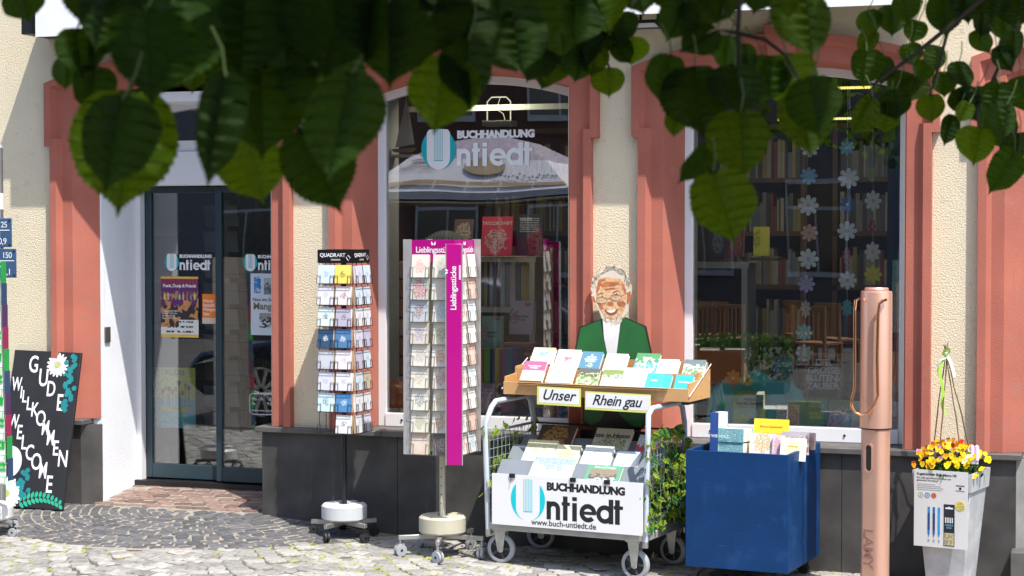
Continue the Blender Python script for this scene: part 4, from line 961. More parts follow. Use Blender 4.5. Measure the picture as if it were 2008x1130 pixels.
kbk(DD+.035,Z(345,165,540,315),38,'white guide with pale blue lettering, second in the front row',cover('c9',(.74,.77,.76),(.3,.6,.65),size=.16,seed=9,cx=.75,cy=.75),title=[('MEIN\nRHEINGAU\nERLEBNIS',.14,.45,.5,cyt)])
kbk(DD+.035,Z(573,205,735,330),38,'forest path guide with green photo in the front row below the slate blue one',cover('c10',(.12,.12,.09),(.16,.26,.10),third=(.45,.5,.3),photo=1,seed=10),title=[('INS WILDE',.13,.5,.08,M_white)])
kbk(DD+.035,Z(758,215,915,345),38,'river landscape guide in the middle of the front row',cover('c11',(.22,.3,.1),(.4,.58,.66),third=(.6,.6,.5),photo=1,seed=12))
kbk(DD+.035,Z(915,200,1100,355),38,'white book with tall thin capitals WALDERS, front row',cover('c12',(.66,.65,.62),(.75,.5,.25),size=.14,seed=13,cx=.85,cy=.6),title=[('WALD\nDERS\nTOUREN',.19,.42,.66,M_tx('peach',(.65,.4,.3)))])
kbk(DD+.035,Z(1100,242,1225,362),38,'small turquoise travel guide in the front row, left one of a pair',mat('cyan_cover_a',(.08,.52,.6),.4,var=.05),title=[('Mainz',.17,.5,.5,M_white)])
kbk(DD+.045,Z(1205,250,1290,366),38,'small turquoise travel guide half hidden behind its twin in the front row',mat('cyan_cover_b',(.06,.46,.52),.4,var=.05))
kbk(DD+.035,Z(1320,255,1455,375),38,'small turquoise travel guide at the right end of the front row',mat('cyan_cover_c',(.05,.45,.56),.4,var=.05),title=[('Wiesbaden',.15,.5,.5,M_white)])
D2='books in the grey trolley trays'
Zc=lambda a,b,c,d:(900+a/3.424,800+b/3.424,900+c/3.424,800+d/3.424)
def tb(row,bb,label,mt,**k):
    d0,z0,d1,z1=SL[row]; th=k.get('thick',.018)+.005
    return book(PFk,d0-th*.72,bb,45,label,mt,grp=D2,vb=z0+th*.72+.004,**k)
tb(2,Zc(475,112,712,248),'dark cookbook with orange spine in the top tray',cover('t1',(.07,.05,.04),(.55,.22,.05),size=.33,third=(.2,.3,.06),seed=20,cy=.65),spine=mat('orange_spine',(.8,.2,.03),.5),title=[('Winterküche',.2,.45,.05,M_white)])
tb(2,Zc(850,135,1095,275),'cookbook titled Esse in Hesse with green herbs and orange spine',cover('t2',(.55,.55,.45),(.06,.15,.04),size=.45,third=(.7,.6,.2),seed=21,cy=.35),spine=mat('orange_spine2',(.8,.35,.08),.5),title=[('Esse in Hesse',.2,.45,.72,M_blackp)])
tb(2,Zc(1150,180,1300,300),'blue booklet with a red oval in the top tray, right',cover('t3',(.65,.7,.75),(.02,.25,.6),third=(.7,.08,.08),photo=1,seed=22))
tb(1,Zc(400,212,600,345),'pale sky photo book in the middle tray, far left',cover('t4',(.5,.5,.3),(.58,.68,.74),third=(.7,.7,.65),photo=1,seed=23))
tb(1,Zc(605,247,765,345),'small yellow green botanical booklet in the middle tray',cover('t5',(.72,.70,.5),(.4,.45,.15),size=.4,seed=24))
tb(1,Zc(793,250,985,382),'white and pale green wine route guide in the middle tray',cover('t6',(.72,.74,.70),(.45,.6,.5),size=.35,third=(.7,.5,.4),seed=25,lines=6,lc=(.5,.6,.6)))
tb(1,Zc(1018,290,1170,395),'white booklet with a pale blue sky in the middle tray, right',cover('t7',(.55,.65,.72),(.75,.77,.78),photo=1,seed=26))
tb(0,Zc(445,330,720,462),'wide coffee table book with a river valley photo in the bottom tray',cover('t8',(.3,.38,.45),(.45,.5,.5),third=(.6,.55,.42),photo=1,seed=27))
o,M,w_,h_=tb(0,Zc(820,382,1050,490),'green framed book with a square landscape photo in the bottom tray',mat('green_frame_cover',(.12,.33,.2),.4,var=.05),title=[('Rhein und Weingau',.11,.5,.86,M_white)])
m=MB(M); m.box(-w_*.4,w_*.4,h_*.0+.01,h_*.8,.0005,.0012); m.build('cover_photo',cover('t9',(.25,.2,.14),(.45,.58,.72),third=(.1,.1,.1),photo=1,seed=28),o)
# ================= IVY
def leafshape(kind,seed=0,curl=.12,fold=.15):
    r=random.Random(seed)
    if kind=='linden': 
        half=[(0,.07),(.10,.0),(.27,.01),(.42,.10),(.51,.26),(.52,.43),(.47,.58),(.37,.71),(.24,.81),(.11,.885),(.04,.94),(0,1.05)]
    elif kind=='ivy': half=[(0,.08),(.2,.0),(.42,.12),(.34,.3),(.5,.48),(.28,.52),(.16,.75),(0,1.0)]
    else: half=[(0,0),(.25,.2),(.35,.5),(.2,.8),(0,1)]
    half=[(x*(1+r.uniform(-.05,.05)),y) for x,y in half]
    if kind=='linden': # toothed edge
        h2=[]
        for i in range(len(half)-1):
            a,b=half[i],half[i+1]; h2.append(a)
            if 2<=i<=9: 
                for q_ in range(2):
                    for t,k_ in ((.16,.0),(.44,.022)):
                        t+=q_*.5; x=a[0]+(b[0]-a[0])*t; y=a[1]+(b[1]-a[1])*t; h2.append((x+k_,y+k_*.5))
        h2.append(half[-1]); half=h2
    n=len(half); v=[]; uv=[]; asym=r.uniform(.86,1.14)
    f=r.uniform(.3,1)*fold; c=r.uniform(-1,1)*curl
    def zz(x,y): return -abs(x)**1.3*f*1.4 - c*(y-.3)**2 + .02*math.sin(9*y+seed)*abs(x)*2
    rings=[1,.55]
    for s in (1,-1):
        for k in rings:
            for x,y in half:
                X=s*x*k*(asym if s>0 else 2-asym); v.append((X,-y,zz(X,y))); uv.append((.5+X,y))
    for x,y in half: v.append((0,-y,zz(0,y))); uv.append((.5,y))
    fs=[]
    for si in (0,1):
        o0=si*2*n; 
        for i in range(n-1):
            fs.append((o0+i,o0+i+1,o0+n+i+1,o0+n+i)); fs.append((o0+n+i,o0+n+i+1,4*n+i+1,4*n+i))
    return v,fs,uv
def leafmesh(kind,m,seed,**k):
    v,f,uv=leafshape(kind,seed,**k); me=bpy.data.meshes.new('leaf'); me.from_pydata(v,[],f); u=me.uv_layers.new(name='uv')
    for l in me.loops: u.data[l.index].uv=uv[l.vertex_index]
    me.polygons.foreach_set('use_smooth',[True]*len(f)); me.materials.append(m); me.update(); return me
M_ivy=leafmat('ivy_leaf',(.20,.30,.035),(.4,.5,.04),.35,False); M_ivy2=leafmat('ivy_leaf_dark',(.04,.13,.03),(.08,.2,.03),.3,False)
ivm=[leafmesh('ivy',M_ivy,i) for i in range(3)]+[leafmesh('ivy',M_ivy2,i+5) for i in range(2)]
rr=random.Random(31)
def ivy(xx,n,label,side,zlo):
    t=thing('ivy_garland',label,'ivy',KM@Vector(L3(xx,.2,zm1)),group='ivy garlands on the trolley sides')
    m=MB(KM)
    for s in range(6):
        d=.04+s*.085; pts=[L3(xx+side*.01,d,zm1+.01)]
        for k in range(8): pts.append(L3(xx+side*(.012+.008*rr.random()),d+rr.uniform(-.03,.03),zm1-(zm1-zlo)*(k+1)/8))
        m.tube(pts,.0016,4)
    m.build('stem',mat('ivy_stem',(.05,.12,.03),.7),t)
    for i in range(n):
        d=rr.uniform(-.01,DEP); f=rr.random()**.8; z=zm1+.015-(zm1-zlo)*f
        if rr.random()<.12: z=zm1+rr.uniform(.0,.05)
        sz=rr.uniform(.03,.056); s=side if rr.random()<.8 else -side
        M=KM@T(L3(xx+s*rr.uniform(.008,.03),d,z))@Matrix.Rotation(s*R(rr.uniform(25,100)),4,'Y')@Matrix.Rotation(R(rr.uniform(-50,20)),4,'X')@Matrix.Rotation(R(rr.uniform(-70,70)),4,'Z')@Matrix.Diagonal((sz,sz,sz,1))
        inst('leaf',rr.choice(ivm),M,t)
ivy(CW-.012,245,'green and yellow ivy covering the right wire side of the trolley',1,zp+.02)
ivy(.012,80,'thin ivy over the left wire side of the trolley beside the magenta stand',-1,zp+.16)
# ================= CUTOUT FIGURE
fy=-.10
FP=WF((P(1203,845,fy).x,fy,P(1203,845,fy).z)); 
t=thing('cutout_figure','flat painted cut out of a smiling grey haired man in a green jacket','cardboard cutout',M=FP@Matrix(((1,0,0,0),(0,0,1,0),(0,-1,0,0),(0,0,0,1))))
q=lambda a,b: spot(FP,1110+a/3.226,500+b/3.226)
def shp(pts,z0,z1,name,m,par=t): mb=MB(FP); mb.prism([q(*p) for p in pts],z0,z1,'z'); return mb.build(name,m,par)
hair=[(155,215),(165,180),(160,160),(185,125),(215,92),(255,72),(300,66),(345,80),(375,110),(392,150),(412,205),(412,245),(402,290),(395,320),(393,360),(370,385),(345,420),(310,445),(285,448),(255,430),(225,400),(205,345),(190,310),(170,285),(160,255),(168,240)]
body=[(85,455),(225,405),(255,430),(310,445),(350,420),(372,395),(505,452),(545,640),(540,800),(505,1000),(500,1080),(470,1112),(320,1108),(250,1100),(130,1075),(105,1050),(108,900),(60,800),(35,700),(55,600)]
M_cut=mat('cutout_edge_black',(.015,.015,.015),.5)
shp(body,-.012,0,'body_board',M_cut); shp(hair,-.0118,.0002,'head_board',mat('cutout_white',(.68,.60,.48),.6))
Gm=mat('painted_green_jacket',(.02,.13,.035),.45,var=.12,vs=8)
shp([(92,462),(218,412),(235,520),(262,630),(262,800),(262,960),(215,1050),(160,1078),(118,1055),(112,900),(72,800),(48,690),(64,600)],.0001,.0012,'jacket_half',Gm)
shp([(358,402),(372,400),(498,458),(536,640),(530,800),(495,985),(490,1070),(465,1098),(400,1070),(340,1010),(316,960),(320,640),(342,480)],.0001,.0012,'jacket_half',Gm)
shp([(232,410),(255,432),(310,447),(345,425),(338,480),(318,640),(316,700),(266,700),(264,640),(240,520)],.0001,.0014,'white_shirt',mat('cutout_shirt',(.75,.75,.75),.6))
sk_=[mat('painted_skin_light',(.64,.38,.20),.6,var=.35,vs=45,c2=(.74,.58,.38),c2t=.53,c2s=40),mat('painted_skin_mid',(.45,.15,.055),.6,var=.3,vs=40),mat('painted_skin_dark',(.30,.09,.045),.6)]
shp([(190,200),(210,150),(250,140),(300,145),(350,150),(375,190),(385,240),(383,300),(370,345),(345,385),(300,405),(262,400),(235,372),(212,330),(192,280)],.0004,.0016,'painted_face',sk_[0])
shp([(160,262),(178,262),(188,300),(185,305),(168,288)],.0003,.0018,'painted_ear',sk_[1]); shp([(388,240),(408,228),(412,262),(395,312),(386,300)],.0003,.0018,'painted_ear',sk_[1])
for p_ in ([(205,160),(240,150),(250,160),(225,175),(205,230),(192,240)],[(205,300),(235,320),(240,345),(222,345),(208,322)],[(320,300),(360,290),(380,310),(365,335),(330,322)],[(350,170),(372,200),(380,250),(368,240),(355,200)],[(215,190),(260,170),(330,172),(345,190),(290,200),(230,205)],[(240,215),(300,208),(330,214),(300,220),(250,224)],[(262,300),(278,296),(300,300),(300,318),(278,326),(262,318)]): shp(p_,.0016,.0021,'skin_stroke',sk_[1])
for p_ in ([(200,248),(225,238),(240,246),(225,243),(202,254)],[(295,238),(320,224),(338,228),(320,232),(297,244)],[(244,345),(255,348),(270,362),(300,368),(318,345),(330,342),(322,368),(300,382),(270,380),(252,365)]): shp(p_,.0018,.0026,'painted_line',sk_[2])
shp([(256,352),(285,352),(318,344),(308,360),(285,367),(266,362)],.0026,.003,'painted_teeth',M_white)
for cx,cy in ((230,262),(322,246)):
    mb=MB(FP); u,v=q(cx,cy); mb.disc(u,v,.010,.0018,.0028,12,'z',rz=.0055); mb.build('painted_eye',M_white,t)
    mb=MB(FP); mb.disc(u,v,.0052,.0028,.0034,12,'z'); mb.build('painted_pupil',M_blackp,t)
mb=MB(FP)
for cx,cy,rx in ((228,285,.036/1.1),(318,268,.036/1.1)):
    u,v=q(cx,cy); mb.tube([(u+rx*math.cos(a),v+.019*math.sin(a),.0034) for a in [2*PI*i/18 for i in range(18)]],.0011,4,closed=True)
u,v=q(262,278); u2,v2=q(284,270); mb.tube([(u,v,.0034),(u2,v2,.0034)],.0011,4); u,v=q(352,255); u2,v2=q(392,238); mb.tube([(u,v,.0034),(u2,v2,.0034)],.0009,4); mb.build('painted_glasses',mat('glasses_line',(.25,.2,.17),.5),t)
hs=random.Random(8); mb=MB(FP); mc=MB(FP)
for i in range(110):
    a=R(hs.uniform(-15,195)); rx=hs.uniform(92,122); cx,cy=288+rx*math.cos(a),190-rx*1.0*math.sin(a)
    if cy>262: continue
    u,v=q(cx,cy); an=a+PI/2+hs.uniform(-.5,.5)-PI; l=hs.uniform(.008,.02)
    (mb if i%2 else mc).prism([(u,v),(u+l*math.cos(an)-.002*math.sin(an),v+l*math.sin(an)+.002*math.cos(an)),(u+l*1.5*math.cos(an),v+l*1.5*math.sin(an))],.0004,.0022+.00001*i,'z')
for i in range(44):
    cx,cy=hs.uniform(232,355),hs.uniform(378,440)
    if (cx-295)**2/75**2+(cy-375)**2/72**2>1: continue
    u,v=q(cx,cy); (mb if i%3==0 else mc).prism([(u,v),(u+.004,v+.001),(u+hs.uniform(-.004,.004),v-.014)],.0004,.0022+.00001*i,'z')
mb.build('hair_strokes_dark',mat('hair_dark_grey',(.24,.15,.09),.6),t); mc.build('hair_strokes_light',mat('hair_light',(.75,.68,.58),.6),t)
mb=MB(FP); 
for z in (0,): mb.box(-.2,.2,-.48,.0,-.014,-.002)
mb.build('cutout_legs',M_cut,t)
# ================= BLUE BOOK BIN
zb=-.062; bf=hit(1545,1126,(0,0,zb),(0,0,1)); bl=hit(1340,1112,(0,0,zb),(0,0,1)); br=hit(1615,1085,(0,0,zb),(0,0,1))
an=-.11; rd=Vector((math.cos(an),math.sin(an),0)); bk=Vector((-math.sin(an),math.cos(an),0))
bw=(bf-bl).dot(rd); bd=.64; bh=hit(1545,893,bf,bk).z-zb
BM=frame(bf-rd*bw,rd,(0,0,1)); M_blue=mat('blue_painted_wood',(.003,.036,.13),.5,spec=.25,var=.12,vs=5,bump=.15,bs=60,scr=(.12,.24,.45),c2=(.008,.05,.16),c2t=.56,c2s=6)
t=thing('blue_book_bin','deep blue open wooden bin on castors filled with bargain books','bin',M=BM@Matrix(((1,0,0,0),(0,0,1,0),(0,-1,0,0),(0,0,0,1))))
m=MB(BM); m.box(0,bw,0,bh,-.018,0); m.build('front_panel',M_blue,t,bevel=.0015)
m=MB(BM); m.box(bw-.018,bw,0,bh,-bd,-.0185); m.build('side_panel',M_blue,t,bevel=.0015)
m=MB(BM); m.box(0,.018,0,bh,-bd,-.0185); m.build('side_panel',M_blue,t,bevel=.0015)
m=MB(BM); m.box(.0185,bw-.0185,0,bh,-bd,-bd+.018); m.build('back_panel',M_blue,t)
m=MB(BM); m.box(.0185,bw-.0185,bh-.16,bh-.145,-bd+.0185,-.0185); m.build('shelf_floor',M_blue,t)
m=MB(BM); m.box(.0185,bw-.0185,.002,.02,-bd+.0185,-.0185); m.build('bottom_panel',M_blue,t)
for x in (.07,bw-.07):
    for d in (.08,bd-.08):
        p=BM@Vector((x,0,-d)); caster(T((p.x,p.y,ground(p.x,p.y)))@Matrix.Rotation(R(20+300*x),4,'Z'),.03,t,M_rubber,M_black)
Zb=lambda a,b,c,d:(1330+a/3.23,780+b/3.23,1330+c/3.23,780+d/3.23)
G3='bargain books in the blue bin'
def bb(dep,box,tilt,label,mt,**k): return book(BM,dep,box,tilt,label,mt,grp=G3,**k)
sp_t=mat('bin_teal_cover',(.16,.42,.47),.4,var=.25,vs=30)
o,M,w_,h_=bb(.20,Zb(198,92,250,380),3,'tall navy book standing upright with its spine out at the left of the blue bin',mat('navy_spine',(.03,.08,.28),.4,var=.1),thick=.17,title=[('STARK WIE HOLZ',.09,.5,.45,M_white)])
bb(.215,Zb(245,195,412,282),4,'upper of two teal boxed book sets lying in the blue bin',cover('b1',(.18,.44,.48),(.08,.25,.3),size=.5,third=(.5,.65,.6),seed=40),thick=.16)
bb(.215,Zb(250,284,408,380),4,'lower of two teal boxed book sets lying in the blue bin',cover('b2',(.2,.46,.5),(.1,.3,.35),size=.5,third=(.5,.6,.55),seed=41),thick=.16)
Y_=mat('yellow_cover',(.82,.62,.03),.4,var=.03)
bb(.36,Zb(470,135,690,330),12,'bright yellow magazine standing behind the others in the blue bin',cover('b3',(.7,.5,.1),(.8,.3,.05),size=.2,seed=42,band=((.83,.63,.03),.55)),thick=.006,title=[('Mama im Speckmantel',.09,.5,.72,M_tx('red',(.6,.1,.03)))])
bb(.26,Zb(445,225,600,400),14,'orange and white activity book, front of the blue bin',cover('b4',(.72,.70,.66),(.75,.35,.05),size=.36,third=(.3,.5,.2),seed=43,cy=.65),thick=.02)
bb(.24,Zb(590,235,655,400),12,'rose edged book squeezed into the middle of the blue bin',cover('b5',(.7,.6,.6),(.6,.2,.3),size=.4,seed=44),thick=.03)
bb(.20,Zb(640,255,800,400),16,'white booklet with yellow print leaning at the right of the blue bin',cover('b6',(.76,.75,.68),(.75,.65,.15),size=.28,seed=45,lines=7,lc=(.7,.6,.2)),thick=.012,title=[('Das kleine Buch',.08,.5,.6,M_tx('gold',(.6,.45,.05)))])
bb(.34,Zb(650,215,820,360),10,'grey and pink photo magazine behind the white booklet in the blue bin',cover('b7',(.45,.42,.45),(.55,.5,.5),third=(.3,.1,.1),photo=1,seed=46),thick=.02)
bb(.30,Zb(700,262,790,400),12,'pale grey paperback between the white booklet and the right side of the bin',cover('b9',(.6,.6,.62),(.4,.35,.4),size=.4,seed=48),thick=.02)
bb(.42,Zb(800,222,862,330),6,'thin brown backed book at the right end of the blue bin',cover('b8',(.55,.42,.38),(.3,.12,.08),size=.4,seed=47),thick=.02)
# ================= GIANT PEN
px_,py_=-1.215,-.58; pz=ground(px_,py_)
dpt=(Vector((px_,py_,1))-CAM).dot(FW); ppx=lambda w_: w_*dpt/F
xc=hit(1718,700,(0,py_,0),(0,1,0)).x; PX=xc
t=thing('giant_pen','copper coloured giant fountain pen standing upright on the pavement','sculpture',(PX,py_,pz))
M_cop=mat('copper_satin',(.74,.43,.32),.36,.6,var=.05,vs=3,bump=.05,bs=300); M_cop2=mat('polished_copper',(.85,.42,.22),.12,1)
zz=lambda py: hit(1715,py,(0,py_,0),(0,1,0)).z
O=T((PX,py_,0)); rc=ppx(62)/2; rb=ppx(56)/2
m=MB(O); m.lathe([(rc*.99,zz(838)),(rc,zz(830)),(rc*.985,zz(575)),(rc*.95,zz(571)),(.0,zz(570)-.0)],48); m.build('cap',M_cop,t)
m=MB(O); m.lathe([(rc*.74,zz(571)),(rc*.76,zz(567)),(rc*.70,zz(564)),(.0,zz(565))],40); m.build('cap_disc',M_cop,t)
m=MB(O); m.lathe([(0,zz(838)),(rc*.97,zz(838)+.001),(rc*.97,zz(840)),(0,zz(840))],40); m.build('cap_gap',M_black,t)
# barrel with a flat facing the street-left
def barrel(z0,z1,fl=.78):
    n=40; v=[]
    for z in (z0,z1):
        for i in range(n):
            a=2*PI*i/n; x,y=rb*math.cos(a),rb*math.sin(a)
            # flats at azimuth -118deg
            for fa in (-118,-118+180):
                nx_,ny_=math.cos(R(fa)),math.sin(R(fa)); dd=x*nx_+y*ny_
                if dd>rb*fl: x-=nx_*(dd-rb*fl); y-=ny_*(dd-rb*fl)
            v.append((x,y,z))
    return v,[tuple(range(n)),tuple(range(n,2*n))]+[(i,(i+1)%n,n+(i+1)%n,n+i) for i in range(n)]
m=MB(O); v,f=barrel(pz+.02,zz(841)); m.add(v,f); m.build('barrel',M_cop,t,bevel=.002)
m=MB(O); m.lathe([(0,pz),(rb*1.25,pz),(rb*1.25,pz+.02),(0,pz+.02)],32); m.build('foot_plate',M_cop,t)
fa=R(-118); FN=frame((PX+rb*.785*math.cos(fa),py_+rb*.785*math.sin(fa),0),(-math.sin(fa),math.cos(fa),0),(0,0,1))
def stad(cx,z0,z1,w_,n=10): 
    r=w_/2; return [(cx+r*math.cos(a),z1-r+r*math.sin(a)) for a in [PI*i/n for i in range(n+1)]]+[(cx-r*math.cos(a),z0+r-r*math.sin(a)) for a in [PI*i/n for i in range(n+1)]]
m=MB(FN); w1=.052; A=stad(0,zz(926),zz(867),w1); A2=stad(0,zz(922),zz(871),w1*.66)
for i in range(len(A)): j=(i+1)%len(A); m.prism([A[i],A[j],A2[j],A2[i]],0,.004,'z')
m.build('ink_window_rim',M_cop,t); m=MB(FN); m.prism(stad(0,zz(924),zz(869),w1*.75),-.001,.0012,'z'); m.build('ink_window',mat('ink_window_black',(.01,.008,.01),.15),t)
M_eng=mat('engraved_copper',(.48,.24,.18),.5,.4)
ft=FN@Matrix(((0,1,0,0),(-1,0,0,0),(0,0,1,0),(0,0,0,1)))
text('LAMY',.085,FN@T((-.03,zz(1035),.0015))@Matrix.Rotation(R(-90),4,'Z'),M_eng,t,bold=.02,align='LEFT',sp=.95)
# clip: bent wire loop
cdv=Vector((math.cos(R(-125)),math.sin(R(-125)),0)); sdv=Vector((-cdv.y,cdv.x,0)); c0=Vector((PX,py_,0))
def cpnt(s,o_,z): return c0+sdv*s+cdv*(rc+o_)+Vector((0,0,z))
def surf(px,py,y): return hit(px,py,(0,y,0),(0,1,0))
yq=py_-rc-.03
pts=[surf(1684,586,py_-rc*.5),surf(1678,590,yq),surf(1676,610,yq),surf(1676,700,yq),surf(1676,762,yq-.0),surf(1671,782,yq),surf(1670,797,yq),surf(1677,810,yq),surf(1690,815,yq),surf(1704,809,yq),surf(1715,793,yq),surf(1721,775,yq),surf(1721,764,yq),surf(1720,700,yq),surf(1722,610,yq),surf(1724,596,yq),surf(1731,590,yq+.005),surf(1737,588,py_-rc*.90)]
m=MB(); m.tube(pts,.0082,10); m.build('clip',M_cop2,t)
# ================= PLANTER
yp=-.42; zpg=ground(-.8,yp)
tl=P(1793,921,yp); tr=P(1903,935,yp); bl_=P(1812,1125,yp+.05); br_=P(1888,1140,yp+.05)
pw=.305; PXc=(P(1796,930,yp).x+P(1906,930,yp).x)/2; h_=.156; pw=2*h_; PXc=P(1866,930,yp+h_).x; zt=P(1850,926,yp).z
PRZ=R(-13); O=T((PXc,yp+pw/2,0))@Matrix.Rotation(PRZ,4,'Z')
M_zinc=mat('brushed_zinc',(.50,.51,.53),.45,.2,var=.18,vs=9,c2=(.6,.61,.62),c2t=.55,c2s=8)
t=thing('zinc_planter','tall tapered zinc planter with a pen advert at the right of the copper pen','planter',(PXc,yp+pw/2,zpg))
def taper(m,a,za,b,zb2): m.add([(s*a,q_*a,za) for s,q_ in ((-1,-1),(1,-1),(1,1),(-1,1))]+[(s*b,q_*b,zb2) for s,q_ in ((-1,-1),(1,-1),(1,1),(-1,1))],[(0,1,2,3),(4,5,6,7)]+[(i,(i+1)%4,4+(i+1)%4,4+i) for i in range(4)])
m=MB(O); taper(m,h_*.63,zpg,h_*.93,zt-.105); m.build('tapered_body',M_zinc,t,bevel=.004)
m=MB(O)
for (a0,z0),(a1,z1) in (((h_*.93,zt-.11),(h_*1.0,zt-.10)),((h_*1.0,zt-.10),(h_*1.04,zt))):
    m.add([(s*a0,q_*a0,z0) for s,q_ in ((-1,-1),(1,-1),(1,1),(-1,1))]+[(s*a1,q_*a1,z1) for s,q_ in ((-1,-1),(1,-1),(1,1),(-1,1))],[(i,(i+1)%4,4+(i+1)%4,4+i) for i in range(4)])
a0,a1=h_*1.04,h_*.97; m.add([(s*a0,q_*a0,zt) for s,q_ in ((-1,-1),(1,-1),(1,1),(-1,1))]+[(s*a1,q_*a1,zt-.002) for s,q_ in ((-1,-1),(1,-1),(1,1),(-1,1))],[(i,(i+1)%4,4+(i+1)%4,4+i) for i in range(4)])
m.build('rim_band',M_zinc,t)
m=MB(O); m.box(-h_*.96,h_*.96,-h_*.96,h_*.96,zt-.06,zt-.03); m.build('soil',mat('dark_soil',(.03,.02,.012),1,var=.4,vs=40,bump=1,bs=60,bd=.01),t)
# advert card
f=O@frame((-h_*.95,-h_*1.04-.008,zt-.40),(1,0,0),(0,0,1)); w_,hh=h_*1.86,.40+.008
A=thing('pen_advert','white advert card with three blue pens hung on the zinc planter','advert',M=f@Matrix(((1,0,0,0),(0,0,1,0),(0,-1,0,0),(0,0,0,1))))
m=MB(f); m.box(0,w_,0,hh,-.003,0); m.build('card',mat('advert_card',(.66,.66,.65),.45,var=.02),A)
text('Kugelschreiber Slider Memo XB',.0185,f@T((.014,hh*.93,.0006)),M_blackp,A,align='LEFT',bold=.012,sp=.9)
text('Für außergewöhnlich weiches und\ngleitendes Schreiben',.0135,f@T((.014,hh*.885,.0006)),M_blackp,A,align='LEFT')
m=MB(f)
for i in range(4): m.box(.016,w_*(.4,.5,.55,.52)[i],hh*(.81-.024*i),hh*(.818-.024*i),0,.0008)
m.build('small_print',mat('print_grey',(.35,.35,.35),.5),A)
for i,c_ in enumerate(((.35,.5,.3),(.1,.25,.6),(.5,.12,.05))):
    m=MB(f); m.ring(w_*(.13+.12*i),hh*.67,.0145,.010 if i<2 else .0,0,2*PI,0,.001,16,'z'); 
    if i<2: m.disc(w_*(.13+.12*i),hh*.67,.004,0,.0012,8,'z')
    m.build('round_seal',mat('seal%d'%i,c_,.5),A)
m=MB(f); m.box(w_*.78,w_*.94,hh*.815,hh*.825,0,.001); m.disc(w_*.86,hh*.785,.007,0,.001,12,'z'); m.box(w_*.78,w_*.94,hh*.752,hh*.757,0,.001); m.build('maker_mark',M_blackp,A)
for i in range(3):
    x=w_*(.28+.095*i); m=MB(f); m.box(x-.006,x+.006,hh*.17,hh*.52,0,.0012); m.prism([(x-.005,hh*.17),(x+.005,hh*.17),(x,hh*.12)],0,.0011,'z'); m.build('pen_print',mat('pen_print_blue%d'%i,[(.02,.2,.5),(.01,.12,.35),(.03,.25,.6)][i],.5),A)
    m=MB(f); m.box(x-.0061,x+.0061,hh*.22,hh*.44,0,.0015); m.build('pen_sleeve_print',mat('pen_sleeve%d'%i,[(.01,.06,.2),(.01,.04,.15),(.03,.3,.7)][i],.5),A)
    m=MB(f); m.box(x-.005,x+.005,hh*.065,hh*.1,0,.001); m.build('scribble_print',mat('print_grey',(.35,.35,.35),.5),A)
m=MB(f); m.box(w_*.56,w_*.76,hh*.03,hh*.57,0,.0014); m.build('package_print',mat('package_black',(.015,.02,.03),.4),A)
m=MB(f); m.box(w_*.57,w_*.75,hh*.04,hh*.2,.0014,.0018); m.build('package_photo',cover('pk',(.3,.25,.18),(.25,.25,.25),third=(.6,.5,.15),photo=1,seed=60),A)
m=MB(f)
for i in range(5): m.box(w_*(.585+.032*i),w_*(.6+.032*i),hh*.33,hh*.4,.0014,.0018)
m.prism([(w_*.59,hh*.51),(w_*.73,hh*.51),(w_*.73,hh*.53),(w_*.68,hh*.53),(w_*.66,hh*.545),(w_*.64,hh*.53),(w_*.59,hh*.53)],.0014,.0018,'z'); m.build('package_window',M_white,A)
text('XPRESS\nSlider',.013,f@T((w_*.66,hh*.29,.002)),mat('print_sky',(.2,.5,.8),.5),A)
m=MB(f); m.disc(w_*.86,hh*.56,.026,0,.0016,20,'z'); m.build('yellow_badge',mat('badge_yellow',(.75,.62,.08),.5),A)
text('tolle\nAktion\n1,99€',.015,f@T((w_*.86,hh*.58,.002))@Matrix.Rotation(R(15),4,'Z'),mat('print_grey',(.35,.35,.35),.5),A)
# pansies
PL=thing('pansy_plant','bushy yellow orange and violet pansies filling the zinc planter','flowers',(PXc,yp+pw/2,zt-.03))
M_pl=leafmat('pansy_leaf',(.03,.11,.02),(.1,.25,.03),.3,False); lm=[leafmesh('x',M_pl,i) for i in range(3)]
rr=random.Random(41); mm=MB()
for i in range(900):
    a=rr.uniform(0,2*PI); r=h_*1.12*math.sqrt(rr.random()); x,y=r*math.cos(a),r*math.sin(a); zc=zt-.02+rr.random()*.135*(1-(r/(h_*1.3))**2)
    v,f_,_=leafshape('x',i%5); s=rr.uniform(.014,.026)
    M=O@T((x,y,zc))@Matrix.Rotation(rr.uniform(0,6.28),4,'Z')@Matrix.Rotation(R(rr.uniform(20,110)),4,'X')@Matrix.Diagonal((s,s,s,1)); mm.add(v,f_,True,M=M)
o=mm.build('foliage',M_pl,PL); o['kind']='stuff'
FC_=[('flower_yellow',(.85,.62,.01),(.85,.62,.01)),('flower_orange',(.80,.33,.01),(.8,.5,.02)),('flower_gold',(.85,.5,.01),(.85,.6,.03)),('flower_violet',(.38,.2,.55),(.85,.6,.02)),('flower_rust',(.3,.06,.01),(.75,.3,.01)),('flower_pale',(.85,.75,.3),(.85,.8,.5))]
fm=[]
